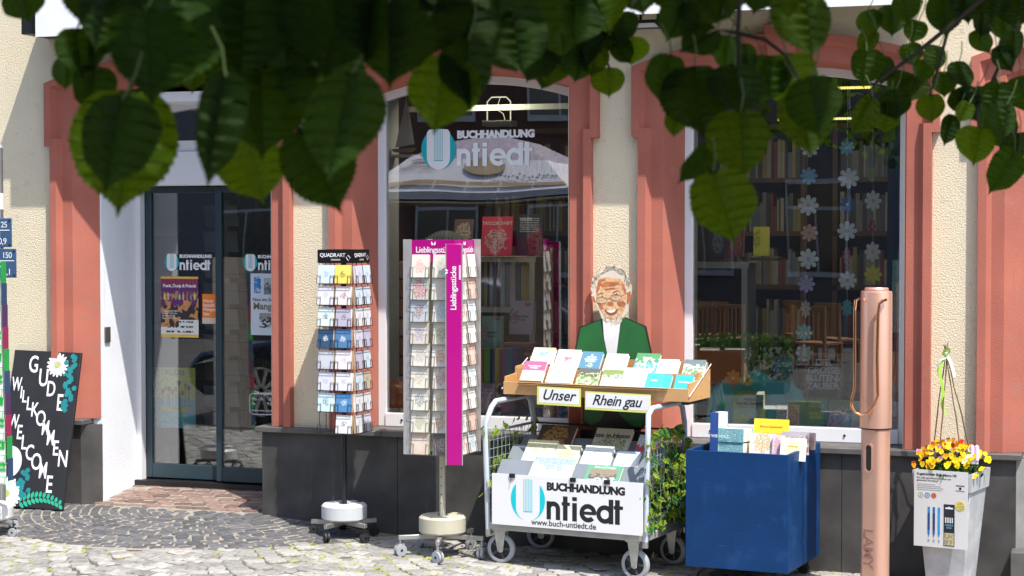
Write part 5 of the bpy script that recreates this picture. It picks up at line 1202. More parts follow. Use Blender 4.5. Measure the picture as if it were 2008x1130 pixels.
for n_,c1,c2_ in FC_:
    m1=leafmat(n_,c1,c1,.3,False); m2=leafmat(n_+'_low',c2_,c2_,.3,False)
    me=bpy.data.meshes.new('flower'); v=[];f_=[];mi=[]
    for k,(an_,rad,mx_) in enumerate(((50,.8,0),(130,.8,0),(200,.7,1),(-20,.7,1),(270,.95,1))):
        b0=len(v); a=R(an_); cx,cy=.5*rad*math.cos(a),.5*rad*math.sin(a)
        v.append((cx,cy,.05+.02*k))
        for j in range(8): q_=2*PI*j/8; v.append((cx+.5*rad*math.cos(q_),cy+.45*rad*math.sin(q_),.02*k+.12*((math.hypot(cx+.5*rad*math.cos(q_),cy+.45*rad*math.sin(q_))))))
        for j in range(8): f_.append((b0,b0+1+j,b0+1+(j+1)%8)); mi.append(mx_)
    b0=len(v); 
    for j in range(6): v.append((.13*math.cos(j*1.047),.13*math.sin(j*1.047)-.05,.16))
    f_.append(tuple(range(b0,b0+6))); mi.append(2)
    me.from_pydata(v,[],f_); me.materials.append(m1); me.materials.append(m2); me.materials.append(mat('pansy_eye',(.2,.05,.01),.6)); me.polygons.foreach_set('material_index',mi); fm.append(me)
def fl(x,y,z,k,s=None):
    s=s or rr.uniform(.017,.027); M=O@T((x,y,z))@Matrix.Rotation(R(rr.uniform(-35,50)),4,'Z')@Matrix.Rotation(R(rr.uniform(35,85)),4,'X')@Matrix.Rotation(R(rr.uniform(-20,20)),4,'Y')@Matrix.Diagonal((s,s,s,1)); inst('pansy_flower',fm[k],M,PL)
for i in range(100):
    a=rr.uniform(PI*.93,2*PI*1.05) if rr.random()<.75 else rr.uniform(0,2*PI); r=h_*1.15*math.sqrt(rr.random()); x,y=r*math.cos(a),r*math.sin(a)
    z=zt+.03+.10*(1-(r/(h_*1.35))**2)+rr.uniform(-.015,.03)-(.03 if y<-.1 else 0)
    k=rr.choice([0,0,0,2,1,5] if x>.02 else [1,1,2,2,3,4,0]); 
    fl(x,y,z,k)
fl(h_*1.35,-h_*.3,zt+.07,0,.028); fl(h_*1.2,-h_*.5,zt+.02,0,.024); fl(h_*1.1,-h_*.85,zt-.015,0,.028); fl(-h_*1.05,-h_*.9,zt+.03,4,.026)
fr_=[leafmat('flower_red',(.75,.04,.01),(.7,.04,.01),.3,False)]; 
for i in range(3):
    v=fm[0].copy(); v.materials.clear(); [v.materials.append(fr_[0]) for _ in range(3)]
    M=O@T((.02+.02*i,-.03,zt+.13+.01*i))@Matrix.Rotation(R(60),4,'X')@Matrix.Diagonal((.024,.024,.024,1)); inst('pansy_flower',v,M,PL)
# twig wigwam
TW=thing('twig_tripod','four bare twigs tied together with green and white ribbon above the pansies','plant support',(PXc,yp+pw/2,zt))
ap=P(1856,690,yp+pw/2); rr=random.Random(4); M_tw=mat('brown_twig',(.16,.08,.045),.8,var=.3,vs=60)
for k,(px,d) in enumerate(((1824,.02),(1840,-.08),(1892,-.09),(1914,.05))):
    b=P(px,870,yp+pw/2+d); b.z=zt-.02; e=ap+(ap-b)*.05+Vector((rr.uniform(-.008,.008),0,rr.uniform(0,.02)))
    pts=[b+(e-b)*i/9+Vector((rr.uniform(-.003,.003),rr.uniform(-.003,.003),0)) for i in range(10)]
    m=MB(); m.tube(pts,[.0042-.0018*i/9+(.001 if i%3==1 else 0) for i in range(10)],6); m.build('twig',M_tw,TW)
def ribbon(pts,w_,mt):
    m=MB(); v=[]
    for i,(px,py,dy) in enumerate(pts):
        p=P(px,py,yp+pw/2-.02+dy); v+= [p+Vector((-w_,0,0)),p+Vector((w_,.004,.0))]
    n=len(pts); m.add(v,[(2*i,2*i+1,2*i+3,2*i+2) for i in range(n-1)],True); return m.build('ribbon',mt,TW)
lime=mat('lime_ribbon',(.35,.62,.06),.4); whr=mat('white_ribbon',(.72,.76,.68),.4)
ribbon([(1855,700,0),(1846,712,-.01),(1842,730,-.02),(1847,752,-.01),(1850,775,-.02),(1846,790,-.01),(1850,805,-.01),(1858,813,-.01)],.0075,lime)
ribbon([(1853,700,0),(1862,690,-.01),(1860,682,-.02),(1852,686,-.01),(1849,697,0)],.006,lime)
ribbon([(1855,702,0),(1845,706,-.02),(1839,716,-.02),(1841,728,0),(1843,738,0)],.008,whr)
ribbon([(1858,700,0),(1864,708,-.02),(1868,722,-.02),(1872,740,-.02)],.008,whr)
m=MB(T(ap+Vector((0,0,-.012)))); m.lathe([(.012,-.012),(.015,0),(.012,.012)],10); m.build('binding',whr,TW)
# peg with lilac bunny ears
p=P(1911,890,yp+pw*.3); t=thing('lilac_clip','small lilac and white rabbit ear clip on the right rim of the planter','clip',p)
for s in (-1,1):
    m=MB(T(p+Vector((s*.012,0,.01)))); m.lathe([(.0,-.05),(.012,-.045),(.014,0),(.011,.03),(0,.038)],12); m.build('ear',mat('lilac_plastic',(.75,.6,.85),.4),t)
m=MB(T(p)); m.box(-.02,.02,-.004,.004,-.055,-.035); m.build('clip_body',M_white,t)
# ================= INSIDE THE LEFT WINDOW
def IF(Y): return WF((0,Y,0))
def ib(Y,bb,tilt,label,mt,**k): return book(IF(Y),0,bb,tilt,label,mt,grp=k.pop('grp','books in the left display window'),**k)
M_birch=mat('pale_shelf_board',(.50,.47,.36),.6,var=.06)
def shelf(name,label,x0,x1,Yf,Yb,z0,lv,mt=M_birch):
    t=thing(name,label,'shelf',(x0,Yb,z0)); top=lv[-1]
    m=MB(); m.box(x0,x0+.035,Yf,Yb,z0,top); m.build('side_panel',mt,t); m=MB(); m.box(x1-.035,x1,Yf,Yb,z0,top); m.build('side_panel',mt,t)
    for z in lv: m=MB(); m.box(x0+.0005 if z!=top else x0-.01,x1-.0005 if z!=top else x1+.01,Yf,Yb,z,z+.035); m.build('shelf_board',mt,t)
    m=MB(); m.box(x0,x1,Yb+.001,Yb+.01,z0,top); m.build('back_panel',M_dark,t); return t
YS=1.0; a=P(900,510,YS); b=P(1048,510,YS); za=P(975,514,YS).z; zb2=P(975,613,YS).z
shelf('book_shelf','pale open shelf behind the left window with magazines inside',a.x-.15,b.x,YS,YS+.35,.1,[.3,zb2,za])
rr=random.Random(51)
SPC=[(.3,.3,.32),(.5,.5,.5),(.1,.12,.2),(.3,.08,.06),(.12,.16,.12),(.55,.5,.4),(.08,.08,.08),(.2,.25,.35),(.45,.35,.1)]
def row(x0,x1,Y,z,hmin,hmax,label,n=0,grp='rows of books inside the shop'):
    t=thing('book_row',label,'books',(x0,Y,z),group=grp); x=x0
    while x<x1-.01:
        w_=rr.uniform(.012,.036); h=rr.uniform(hmin,hmax); c=rr.choice(SPC); m=MB(); m.box(x,x+w_-.0015,Y+rr.uniform(0,.02),Y+.16,z,z+h); m.build('book_spine',mat('spine_%d'%SPC.index(c),c,.5,var=.2),t); x+=w_
row(a.x+.1,b.x-.05,YS+.05,zb2+.036,.24,.31,'row of thin magazines standing on the middle board of the pale shelf')
m=MB(); 
o,M,w_,h_=ib(.95,(943,425,1003,500),8,'red magazine titled Taylor Swift standing on top of the pale shelf',cover('w1',(0.85,0.078,0.129),(0.85,0.85,0.775),size=.33,third=(0.18,0.18,0.18),seed=70,cy=.35),thick=.006,title=[('TAYLOR SWIFT',.13,.5,.78,M_white)])
ib(1.0,(1010,420,1062,500),8,'black poster book with a red corner on top of the pale shelf',cover('w2',(0.044,0.044,0.0525),(0.52,0.095,0.095),size=.4,seed=71,lines=22,lc=(0.85,0.85,0.85),cx=.8,cy=.3),thick=.01,title=[('WO DIE',.09,.35,.85,M_white)])
ib(1.0,(888,430,925,478),14,'tilted dark picture book on the pale shelf beside the striped scarf',cover('w3',(0.18,0.095,0.095),(0.69,0.605,0.435),size=.4,seed=72),thick=.01)
# striped cloth
m=MB(); p0=P(880,450,1.0)
n=14
for i in range(n):
    x=P(830+6*i,450,1.0).x; z=P(830,470-18*math.sin(PI*i/n),1.0).z; m.box(x,x+.009,.98,1.03,z-.12,z)
t=m.build('striped_scarf',mat('scarf_white',(.4,.4,.4),.9),None,origin=p0); tag(t,'black and white striped scarf draped behind the magenta stand header','scarf')
# pink and green boxed books
fo=lambda n_,c,c2_: cover(n_,c,c2_,size=.25,seed=len(MC),cx=.12,cy=.5)
o,M,w_,h_=ib(.62,(998,590,1044,655),8,'lilac boxed novel with red sticker on a pile in the left window',fo('w4',(.55,.48,.56),(.15,.08,.1)),thick=.05,title=[('Unspoken\nTrust',.12,.5,.5,M_blackp)])
m=MB(M); m.box(w_*.12,w_*.38,h_*.84,h_*.94,.001,.0016); m.build('sticker',mat('sticker_red',(.7,.12,.05),.5),o)
o,M,w_,h_=ib(.50,(944,620,983,687),4,'mint green boxed novel titled Hidden Scars in the left window',fo('w5',(.33,.50,.42),(.5,.12,.1)),thick=.04,title=[('Hidden\nScars',.12,.5,.48,M_blackp)])
m=MB(M); m.box(w_*.1,w_*.38,h_*.88,h_*.97,.001,.0016); m.build('sticker',mat('sticker_red',(.7,.12,.05),.5),o)
t=thing('book_pile','pile of red and white novels lying flat under the lilac boxed novel','books',P(1020,690,.62))
for k in range(4):
    a=P(985,686,.62); b=P(1055,686,.62); z=P(1020,686,.62).z-.012; m=MB(); m.box(a.x+.01*(k%2),b.x-.008*k,.58,.72,z+.0-.0+k*.019-.02,z+k*.019-.003); m.build('flat_book',mat('pile%d'%k,[(.5,.45,.4),(.45,.06,.08),(.15,.12,.1),(.5,.2,.2)][k],.6,var=.4,vs=90),t)
m=MB(); a=P(985,690,.62); b=P(1055,690,.62); m.box(a.x-.02,b.x+.02,.56,.76,.59,P(1020,692,.62).z-.04); o=m.build('display_block',mat('block_navy',(.03,.04,.12),.8),None,origin=(a.x,.6,.6)); tag(o,'low dark blue display block under the pile of novels','display block')
t=thing('striped_box_books','row of upright books with orange, green, black, yellow and pink spines in the left window','books',P(975,750,.40))
for k,(x0,x1,c) in enumerate(((936,948,(.7,.2,.02)),(949,961,(.2,.5,.05)),(961,971,(.02,.03,.1)),(971,980,(.65,.5,.03)),(980,992,(.4,.07,.22)),(992,1003,(.01,.25,.35)),(1003,1015,(.05,.06,.3)))):
    a=P(x0,752,.42); b=P(x1,684,.42); m=MB(); m.box(a.x,b.x-.001,.42,.54,.60,b.z); m.build('book_spine',mat('box_spine_%d'%k,c,.5,var=.05),t)
ib(.33,(938,752,966,810),12,'pinkish romance novel titled Check and Mate low in the left window',cover('w6',(0.605,0.316,0.486),(0.85,0.775,0.85),size=.35,seed=80,cy=.3),title=[('Check\n& Mate',.13,.5,.75,M_white)])
ib(.33,(974,752,1005,812),12,'dark novel with pink lettering standing on the blue cloth in the left window',cover('w7',(0.146,0.061,0.163),(0.775,0.18,0.435),size=.3,seed=81,cy=.25),title=[('Kiss\nkenner',.14,.5,.5,rose)])
ib(.33,(1062,780,1090,835),12,'brown patterned novel in the left window just beside the red jamb',cover('w8',(0.35,0.248,0.095),(0.85,0.724,0.35),size=.4,seed=82),title=[('AURA',.15,.5,.75,M_tx('sand',(0.85,0.69,0.35)))])
ib(.40,(1040,752,1062,800),10,'small grey book on the blue cloth between the novels in the left window',cover('w9',(0.35,0.35,0.418),(0.69,0.69,0.775),size=.4,seed=83))
# cloth
m=MB(); n=24
for (x0,x1,c,nm,lb) in ((-3.66,-3.12,(.02,.07,.3),'blue_cloth','crumpled royal blue cloth on the sill of the left window'),):
    vs=[];k=12
    for j in range(k):
        for i in range(n): 
            x=x0+(x1-x0)*i/(n-1); y=.29+.30*j/(k-1); vs.append((x,y,.603+.03*abs(math.sin(i*1.3+j*.9))+.05*j/k*abs(math.sin(i*.7))))
    m.add(vs,[(j*n+i,j*n+i+1,(j+1)*n+i+1,(j+1)*n+i) for j in range(k-1) for i in range(n-1)],True); o=m.build(nm,mat('cloth_blue',c,.9),None,origin=(x0,.3,.6)); tag(o,lb,'cloth')
# orange paper lantern
p=P(772,783,.42); m=MB(T((p.x,.42,.60)))
prof=[(.02,0),(.10,.03),(.125,.09),(.11,.15),(.06,.19),(.0,.20)]; m.lathe(prof,20); 
t=m.build('orange_lantern',mat('orange_glaze',(.55,.13,.01),.35,var=.35,vs=9),None,origin=(p.x,.42,.6)); tag(t,'round orange glazed pot in the lower left corner of the left window','pot')
# hanging fittings
LBX=thing('ceiling_lamp','flat pale lamp hanging on a wire bracket behind the shop logo','lamp',P(979,240,1.2))
a=P(950,248,1.2); b=P(1007,239,1.2); m=MB(); m.box(a.x,b.x,1.15,1.28,a.z,a.z+.035); m.build('housing',mat('lamp_pale',(.5,.52,.48),.5),LBX)
m=MB(); m.tube([(a.x+.02,1.2,a.z+.03),(a.x+.02,1.2,a.z+.16),(a.x+.05,1.2,a.z+.19),(b.x-.05,1.2,a.z+.19),(b.x-.02,1.2,a.z+.16),(b.x-.02,1.2,a.z+.03)],.005,6); m.tube([(b.x-.09,1.2,a.z+.19),(b.x-.12,1.2,a.z+.11),(b.x-.07,1.2,a.z+.08),(b.x-.06,1.2,a.z+.04)],.003,5); m.build('bracket',mat('lamp_pale',(.5,.52,.48),.5),LBX)
a=P(800,221,1.0); b=P(1130,206,1.0); m=MB(); m.box(a.x,b.x,.98,1.02,P(975,217,1).z,P(975,206,1).z); o=m.build('ceiling_rail',mat('rail_grey',(.42,.45,.42),.5),None,origin=(a.x,1,2.4)); tag(o,'long pale rail across the top of the left display window','rail')
# model ship
p=P(790,300,.42); t=thing('model_sailboat','small model sailing boat with pale sails high in the left corner of the left window','model boat',p)
for k,(pts) in enumerate((((775,290),(797,188),(800,285)),((800,285),(799,200),(812,283)))):
    m=MB(); m.prism([(P(x,y,.42).x,P(x,y,.42).z) for x,y in pts],.42,.425); m.build('sail',mat('sail_cloth',(.55,.53,.45),.8),t)
m=MB(); m.prism([(P(x,y,.42).x,P(x,y,.42).z) for x,y in ((768,293),(815,290),(806,298),(776,299))],.40,.45); m.build('hull',mat('hull_wood',(.3,.22,.15),.6),t)
a=P(765,300,.45); m=MB(); m.box(a.x,P(818,300,.45).x,.36,.5,a.z-.03,a.z-.015); m.build('shelf_bracket',M_birch,t)
# back of the shop: bookcases
YB=3.4
for k,(x0,x1) in enumerate(((-10.2,-8.6),(-8.5,-7.0),(-6.9,-5.4),(-5.2,-3.9),(-3.8,-2.2),(-2.0,-.6),(-.5,.8))):
    t=shelf('tall_bookcase','dark tall bookcase deep in the shop',x0,x1,YB,YB+.35,.06,[.1,.5,.9,1.3,1.7,2.1,2.5],mat('bookcase_brown',(.16,.09,.05),.6,var=.15))
    t['label']='dark tall bookcase behind '+['the entrance, far left','the entrance, beside the far left one','the right half of the glass door','the left end of the left window','the right end of the left window','the left half of the right window','the right half of the right window'][k]
    if x1<-6.9 or x0>.0: continue
    for j,z in enumerate([.1,.5,.9,1.3,1.7,2.1]): row(x0+.05,x1-.05,YB+.04,z+.036,.18,.3,'%s row of spines behind %s'%(['lowest','second lowest','third lowest','fourth lowest','fifth lowest','topmost'][j],['','','the right half of the glass door','the left end of the left window','the right end of the left window','the left half of the right window',''][k]))
# card rack inside the door
t=thing('inner_card_rack','dim tall rack of postcards just inside the left leaf of the glass door','display stand',(-5.92,1.3,.06))
m=MB(); m.tube([(-5.92,1.3,.06),(-5.92,1.3,1.95)],.02,8); m.build('pole',M_chrome,t)
for k in range(9):
    for s in (-1,1):
        m=MB(T((-5.92+s*.07,1.3,.35+k*.18))@Matrix.Rotation(R(14),4,'X')@Matrix.Rotation(R(8*s),4,'Z')); m.box(-.05,.05,-.08,-.075,0,.15); m.build('postcard',mat('dim_card%d'%((k+s)%3),[(.35,.38,.4),(.3,.25,.22),(.42,.42,.4)][(k+s)%3],.6),t)
# small things on door sill
p=P(330,905,DY+.3); m=MB(T((p.x,DY+.3,.06))); m.lathe([(.03,0),(.035,.02),(.02,.16),(.028,.2),(0,.2)],12); o=m.build('paper_roll',mat('roll_white',(.5,.5,.52),.7),None,origin=(p.x,DY+.3,.06)); tag(o,'crumpled white paper roll standing on the floor inside the glass door','paper')
# ================= INSIDE THE RIGHT WINDOW
YS=1.0; a=P(1340,515,YS); b=P(1465,515,YS); t=shelf('book_shelf','white shelf board with books high in the left half of the right window',a.x-.1,b.x,YS,YS+.3,.3,[.3,.75,a.z-.035],mat('shelf_white',(.5,.5,.47),.6))
G4='books in the right display window'
def rb_(Y,bb_,tilt,label,mt,**k): return book(IF(Y),0,bb_,tilt,label,mt,grp=G4,**k)
rb_(YS+.05,(1477,445,1507,502),3,'yellow book standing at the end of the white shelf in the right window',cover('r1',(0.85,0.826,0.061),(0.35,0.265,0.044),size=.3,seed=90,cx=.2,cy=.6),thick=.03)
rb_(YS+.05,(1425,435,1458,504),3,'dark red book on the white shelf in the right window',cover('r2',(0.214,0.044,0.044),(0.435,0.18,0.095),size=.35,seed=91),thick=.03)
rb_(YS+.05,(1392,440,1422,504),3,'navy patterned book on the white shelf in the right window',cover('r3',(0.044,0.061,0.146),(0.35,0.35,0.265),size=.35,seed=92),thick=.03)
a=P(1470,505,YS); m=MB(); m.box(a.x,P(1525,505,YS).x,YS,YS+.2,a.z-.02,a.z-.003); o=m.build('shelf_extension',mat('bookcase_brown',(.16,.09,.05),.6),None,origin=(a.x,YS,a.z)); tag(o,'short brown board under the yellow book in the right window','shelf')
o,M,w_,h_=rb_(.48,(1576,692,1650,782),6,'large black flower book titled Der grosse Blütenzauber in the right window',cover('r4',(0.0525,0.061,0.061),(0.605,0.248,0.18),size=.75,seed=93,third=(0.265,0.35,0.214)),thick=.03,title=[('DER\nGROSSE\nBLÜTEN-\nZAUBER',.20,.5,.72,M_white)])
mb=MB(M); mb.box(-w_*.36,w_*.36,h_*.05,h_*.9,.0001,.0004); mb.build('title_panel',mat('cover_black_green',(.025,.03,.03),.5),o)
rb_(.48,(1516,702,1552,745),10,'small midnight blue book titled Bücher an der Ecke leaning above the sill, right window',cover('r5',(0.044,0.095,0.282),(0.435,0.35,0.18),size=.25,seed=94,cy=.15),title=[('BÜCHER AN\nDER ECKE',.13,.5,.7,M_white)])
o,M,w_,h_=rb_(.31,(1436,766,1500,833),9,'colourful picture book titled Viel los bei den Bienen on the sill of the right window',cover('r6',(0.282,0.554,0.095),(0.52,0.85,0.775),third=(0.85,0.85,0.18),photo=1,seed=95))
mb=MB(M); mb.disc(0,h_*.68,w_*.33,.0004,.001,24,'z',rz=h_*.2); mb.build('title_oval',mat('title_cream',(.62,.58,.4),.5),o)
text('Viel los\nbei den Bienen!',.14*h_,M@T((0,h_*.70,.0014)),M_blackp,o,bold=.02,sp=.85,lsp=.85)
rb_(.31,(1522,793,1566,836),9,'white book with a rose wreath and vase on the sill of the right window',cover('r7',(0.85,0.85,0.775),(0.605,0.18,0.214),size=.5,third=(0.18,0.35,0.214),seed=96))
rb_(.31,(1578,782,1622,838),9,'teal novel titled Season Sisters on the sill of the right window',cover('r8',(0.044,0.35,0.299),(0.095,0.554,0.435),size=.5,seed=97),title=[('ANNA\nHELFORD',.13,.5,.8,M_tx('mint',(0.52,0.85,0.69))),('SEASON\nSISTERS',.15,.5,.42,M_tx('lime',(0.85,0.85,0.18)))])
rb_(.31,(1624,784,1667,839),9,'blue seaside novel on the sill of the right window beside the teal one',cover('r9',(0.214,0.35,0.18),(0.18,0.554,0.85),third=(0.85,0.52,0.69),photo=1,seed=98))
rb_(.31,(1669,786,1686,839),9,'narrow view of a white patterned novel just left of the copper pen',cover('r10',(0.85,0.85,0.85),(0.52,0.69,0.605),size=.5,seed=99))
rb_(.31,(1742,788,1763,842),9,'blue and red novel on the sill between the copper pen and the red jamb',cover('r11',(0.435,0.724,0.775),(0.69,0.214,0.146),size=.45,seed=100,cy=.4))
rb_(.60,(1748,510,1764,652),3,'tall teal patterned sheet at the far right of the right window',cover('r12',(0.146,0.418,0.35),(0.52,0.85,0.724),size=.6,seed=101),cat='sheet',name='pattern_sheet')
rb_(.60,(1742,690,1764,770),3,'dark card with a red figure at the far right of the right window',cover('r13',(0.18,0.18,0.146),(0.775,0.095,0.112),size=.4,seed=102))
# turquoise cloth with paper flowers, cushion
m=MB(); n=26;k=10;vs=[]
for j in range(k):
    for i in range(n):
        x=-2.30+.62*i/(n-1); f=j/(k-1); vs.append((x,.375+.14*f+.012*math.sin(i*1.1),.60+.30*f+.015*math.sin(i*.9+f*4)*f-.30*abs(i/(n-1)-.45)**1.5*f))
m.add(vs,[(j*n+i,j*n+i+1,(j+1)*n+i+1,(j+1)*n+i) for j in range(k-1) for i in range(n-1)],True); o=m.build('turquoise_cloth',mat('cloth_turquoise',(.10,.62,.66),.8),None,origin=(-2.3,.4,.6)); tag(o,'turquoise cloth draped behind the picture book in the right window','cloth')
def flowerhead(name,p,r,c,cc,parent=None,sq=1.,yaw=0):
    m=MB(T(p)@Matrix.Rotation(R(yaw),4,'Z')); 
    m.prism([(r*(.52+.48*abs(math.cos(4*a))**.55)*math.cos(a),r*(.52+.48*abs(math.cos(4*a))**.55)*math.sin(a)) for a in [2*PI*i/64 for i in range(64)]],-.0008,.0008); o=m.build(name,mat('petal_%d_%d_%d'%tuple(int(99*v) for v in c),c,.6,var=.08),parent)
    m=MB(T(p)@Matrix.Rotation(R(yaw),4,'Z')); m.disc(0,0,r*.2,-.002,.002,10); m.build('flower_centre',mat('centre_%d_%d_%d'%tuple(int(99*v) for v in cc),cc,.6),parent or o); return o
_w=1; wht,blu,pch,vio,tea,gry,yel,pnk,grn=(.86,.9,.85),(.25,.52,.75),(.9,.5,.33),(.6,.52,.8),(.15,.65,.7),(.55,.68,.68),(.9,.75,.05),(.8,.35,.48),(.45,.65,.25)
for gx,gl,lst in ((1585,'flower garland with white, blue, peach and violet paper flowers, leftmost of three',[(1588,290,18,wht,blu,0),(1586,345,17,blu,grn,0),(1585,403,20,wht,pch,0),(1587,457,17,pch,blu,0),(1585,508,20,wht,vio,0),(1581,557,17,vio,grn,0),(1580,606,17,wht,grn,65),(1577,652,17,tea,pch,0),(1577,692,17,gry,grn,20)]),
   (1662,'flower garland with big white and blue paper flowers, middle of three',[(1661,290,15,blu,wht,0),(1664,350,20,wht,pch,0),(1661,401,15,(.05,.22,.5),wht,25),(1661,453,19,wht,blu,0),(1661,504,17,pnk,vio,72),(1662,550,18,wht,pch,0),(1661,604,17,tea,pnk,60)]),
   (1712,'flower garland with narrow turned white and yellow paper flowers, rightmost of three',[(1710,341,16,grn,yel,68),(1712,394,20,wht,vio,45),(1710,444,16,(.5,.08,.12),pnk,72),(1711,494,19,wht,pch,45),(1712,538,17,yel,pch,15)])):
    t=thing('flower_garland',gl,'garland',P(gx,180,.36)); a=P(gx,175,.36); b=P(lst[-1][0],lst[-1][1],.36); m=MB(); m.tube([a,b],.0009,4); m.build('string',M_white,t)
    for (x,y,r,c,cc,yw) in lst: p=P(x,y,.355); flowerhead('paper_flower',p,r*10.9/F*1.0,c,cc,t,yaw=yw)
t=flowerhead('paper_flower',P(1438,742,.36),.05,(.85,.3,.03),(.85,.8,.7)); tag(t,'large orange paper flower pinned to the turquoise cloth in the right window','paper flower')
t=flowerhead('paper_flower',P(1466,746,.362),.036,(.85,.65,.1),(.6,.4,.1)); tag(t,'smaller yellow paper flower beside the orange one on the turquoise cloth','paper flower')
# blue curtain strip
a=P(1741,245,.7); b=P(1766,560,.7); m=MB(); 
m.prism([(a.x-.0,.7),(a.x+.04,.72),(a.x+.08,.7),(a.x+.3,.72),(a.x+.3,.73),(a.x,.73)],.62,2.4,'z'); o=m.build('navy_curtain',mat('curtain_navy',(.03,.06,.16),.8,var=.1),None,origin=(a.x,.7,.62)); tag(o,'navy blue cloth strip hanging at the right edge of the right window','curtain')
# light strips deep
for k,(x0,x1,y,Y) in enumerate(((1600,1715,176,.78),(1525,1680,237,2.2),(800,832,163,.78))):
    a=P(x0,y,Y); b=P(x1,y,Y); t=thing('strip_light',['yellow glowing strip light near the top of the right window','fainter yellow strip light deeper behind the leaves in the right window','short glowing strip light in the top left corner of the left window'][k],'lamp',a)
    m=MB(); m.box(a.x,b.x,Y,Y+.05,a.z+.016,a.z+.04); m.build('housing',M_dark,t)
    em=bpy.data.materials.get('strip_glow') or bpy.data.materials.new('strip_glow'); em.use_nodes=True; q_=em.node_tree.nodes['Principled BSDF']; q_.inputs['Emission Color'].default_value=(1,.85,.2,1); q_.inputs['Emission Strength'].default_value=.9
    m=MB(); n=int((b.x-a.x)/.018)
    for i in range(n): m.box(a.x+i*.018,a.x+i*.018+.012,Y-.002,Y+.02,a.z,a.z+.014)
    m.build('light_row',em,t)
    la=bpy.data.lights.new('strip_lamp','AREA'); la.shape='RECTANGLE'; la.size=max(.3,b.x-a.x); la.size_y=.06; la.energy=(1.6,1.2,3.6)[k]; la.color=(1,.88,.66)
    lo=bpy.data.objects.new('strip_lamp',la); C.objects.link(lo); lo.parent=t; lo.matrix_basis=wm(t).inverted()@T(((a.x+b.x)/2+(.45 if k==2 else -.25 if k==0 else 0),Y+.03,a.z-.01))@Matrix.Rotation(R(25),4,'X')
# ================= ACROSS THE SQUARE (seen reflected)
def mir(px,py,d): p=atd(px,py,d); p.y=.48-p.y; return p
def para():
    p=mir(978,300,28); gz=ground(0,-3)-.02; t=thing('market_parasol','white square market parasol with tan edge across the square, reflected in the left window','parasol',(p.x,p.y,gz))
    top=mir(975,262,28).z; ed=mir(975,375,28).z; lo=mir(975,395,28).z; r=1.6
    O=T((p.x,p.y,0)); m=MB(O); cr=[(-r,-r),(r,-r),(r,r),(-r,r)]
    v=[(0,0,top)]; 
    rings=[.3,.66,1.0]; zs_=[top-.12,top-.40,ed]
    for k,(s,z) in enumerate(zip(rings,zs_)):
        for i in range(4):
            a,b=cr[i],cr[(i+1)%4]
            for j in range(4): q_=j/4; v.append(((a[0]+(b[0]-a[0])*q_)*s,(a[1]+(b[1]-a[1])*q_)*s,z-.05*math.sin(PI*q_)*s))
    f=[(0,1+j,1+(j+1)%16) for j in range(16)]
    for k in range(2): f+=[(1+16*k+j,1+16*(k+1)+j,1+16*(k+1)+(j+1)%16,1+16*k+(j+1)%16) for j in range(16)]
    mt_=MB(O); mt_.add(v,f[:32],True); mt_.build('canopy_top',mat('parasol_mauve_top',(.36,.31,.38),.7),t)  # upper rings painted darker mauve for the shade side of the parasol
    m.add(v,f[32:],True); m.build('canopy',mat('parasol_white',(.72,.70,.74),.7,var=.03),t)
    def sf(x,s,up=.012):
        k=1 if s>.66 else 0; s0,s1=(.66,1.) if k else (.3,.66); z0,z1=(zs_[1],zs_[2]) if k else (zs_[0],zs_[1]); q_=(s-s0)/(s1-s0)
        return (x*s,r*s,z0+(z1-z0)*q_-.02+up)
    def onc(pts,nm,mt):
        m=MB(O); n=len(pts)
        for dz in (0,): m.add([sf(*p_) for p_ in pts],[tuple(range(n))])
        m.build(nm,mt,t)
    tanm=mat('parasol_tan_print',(.36,.27,.17),.7); drk=mat('parasol_dark_print',(.06,.06,.07),.7)
    for i in range(6): onc([(-r+.02+i*r/3,.93,.03),(-r+.02+(i+1)*r/3-.02,.93,.03),(-r+.02+(i+1)*r/3-.02,.97,.03),(-r+.02+i*r/3,.97,.03)],'edge_stripe',tanm)
    onc([(.25+.42*math.cos(a),.76+.10*math.sin(a),.03) for a in [2*PI*i/14 for i in range(14)]],'emblem_print',tanm)
    rp=random.Random(5)
    for i in range(16):
        x=.45+i*.07; s=.86+rp.uniform(-.02,.02); onc([(x,s,.04),(x+.05,s-.012,.04),(x+.055,s+.004,.04),(x+.01,s+.012,.04)],'script_print',drk)
    for i in range(14):
        x=-1.4+rp.random()*.5; s=.72+.02*(i%6); onc([(x,s,.04),(x+.3,s-.01,.04),(x+.3,s-.004,.04),(x,s+.006,.04)],'sketch_print',tanm if i%2 else drk)
    e=[(x,y) for (x,y,z) in v[-16:]]; m=MB(O); n=16
    for (za,zb_,nm,c) in ((ed-.005,lo+.03,'valance',(.5,.49,.52)),(lo+.055,lo,'valance_edge',(.45,.36,.25))):
        m=MB(O); m.add([(x*1.003,y*1.003,za-.05*math.sin(PI*(i%4)/4)) for i,(x,y) in enumerate(e)]+[(x*1.003,y*1.003,zb_-.05*math.sin(PI*(i%4)/4)) for i,(x,y) in enumerate(e)],[(i,(i+1)%n,n+(i+1)%n,n+i) for i in range(n)]); m.build(nm,mat('parasol_'+nm,c,.7),t)
    m=MB(O); m.tube([(0,0,gz),(0,0,top)],.03,8); m.build('pole',M_chrome,t)
    m=MB(O); m.box(-.4,.4,-.4,.4,gz,gz+.08); m.build('foot',M_basalt,t)
    m=MB(O); m.disc(.5,ed+.42,.001,0,.001)
para()
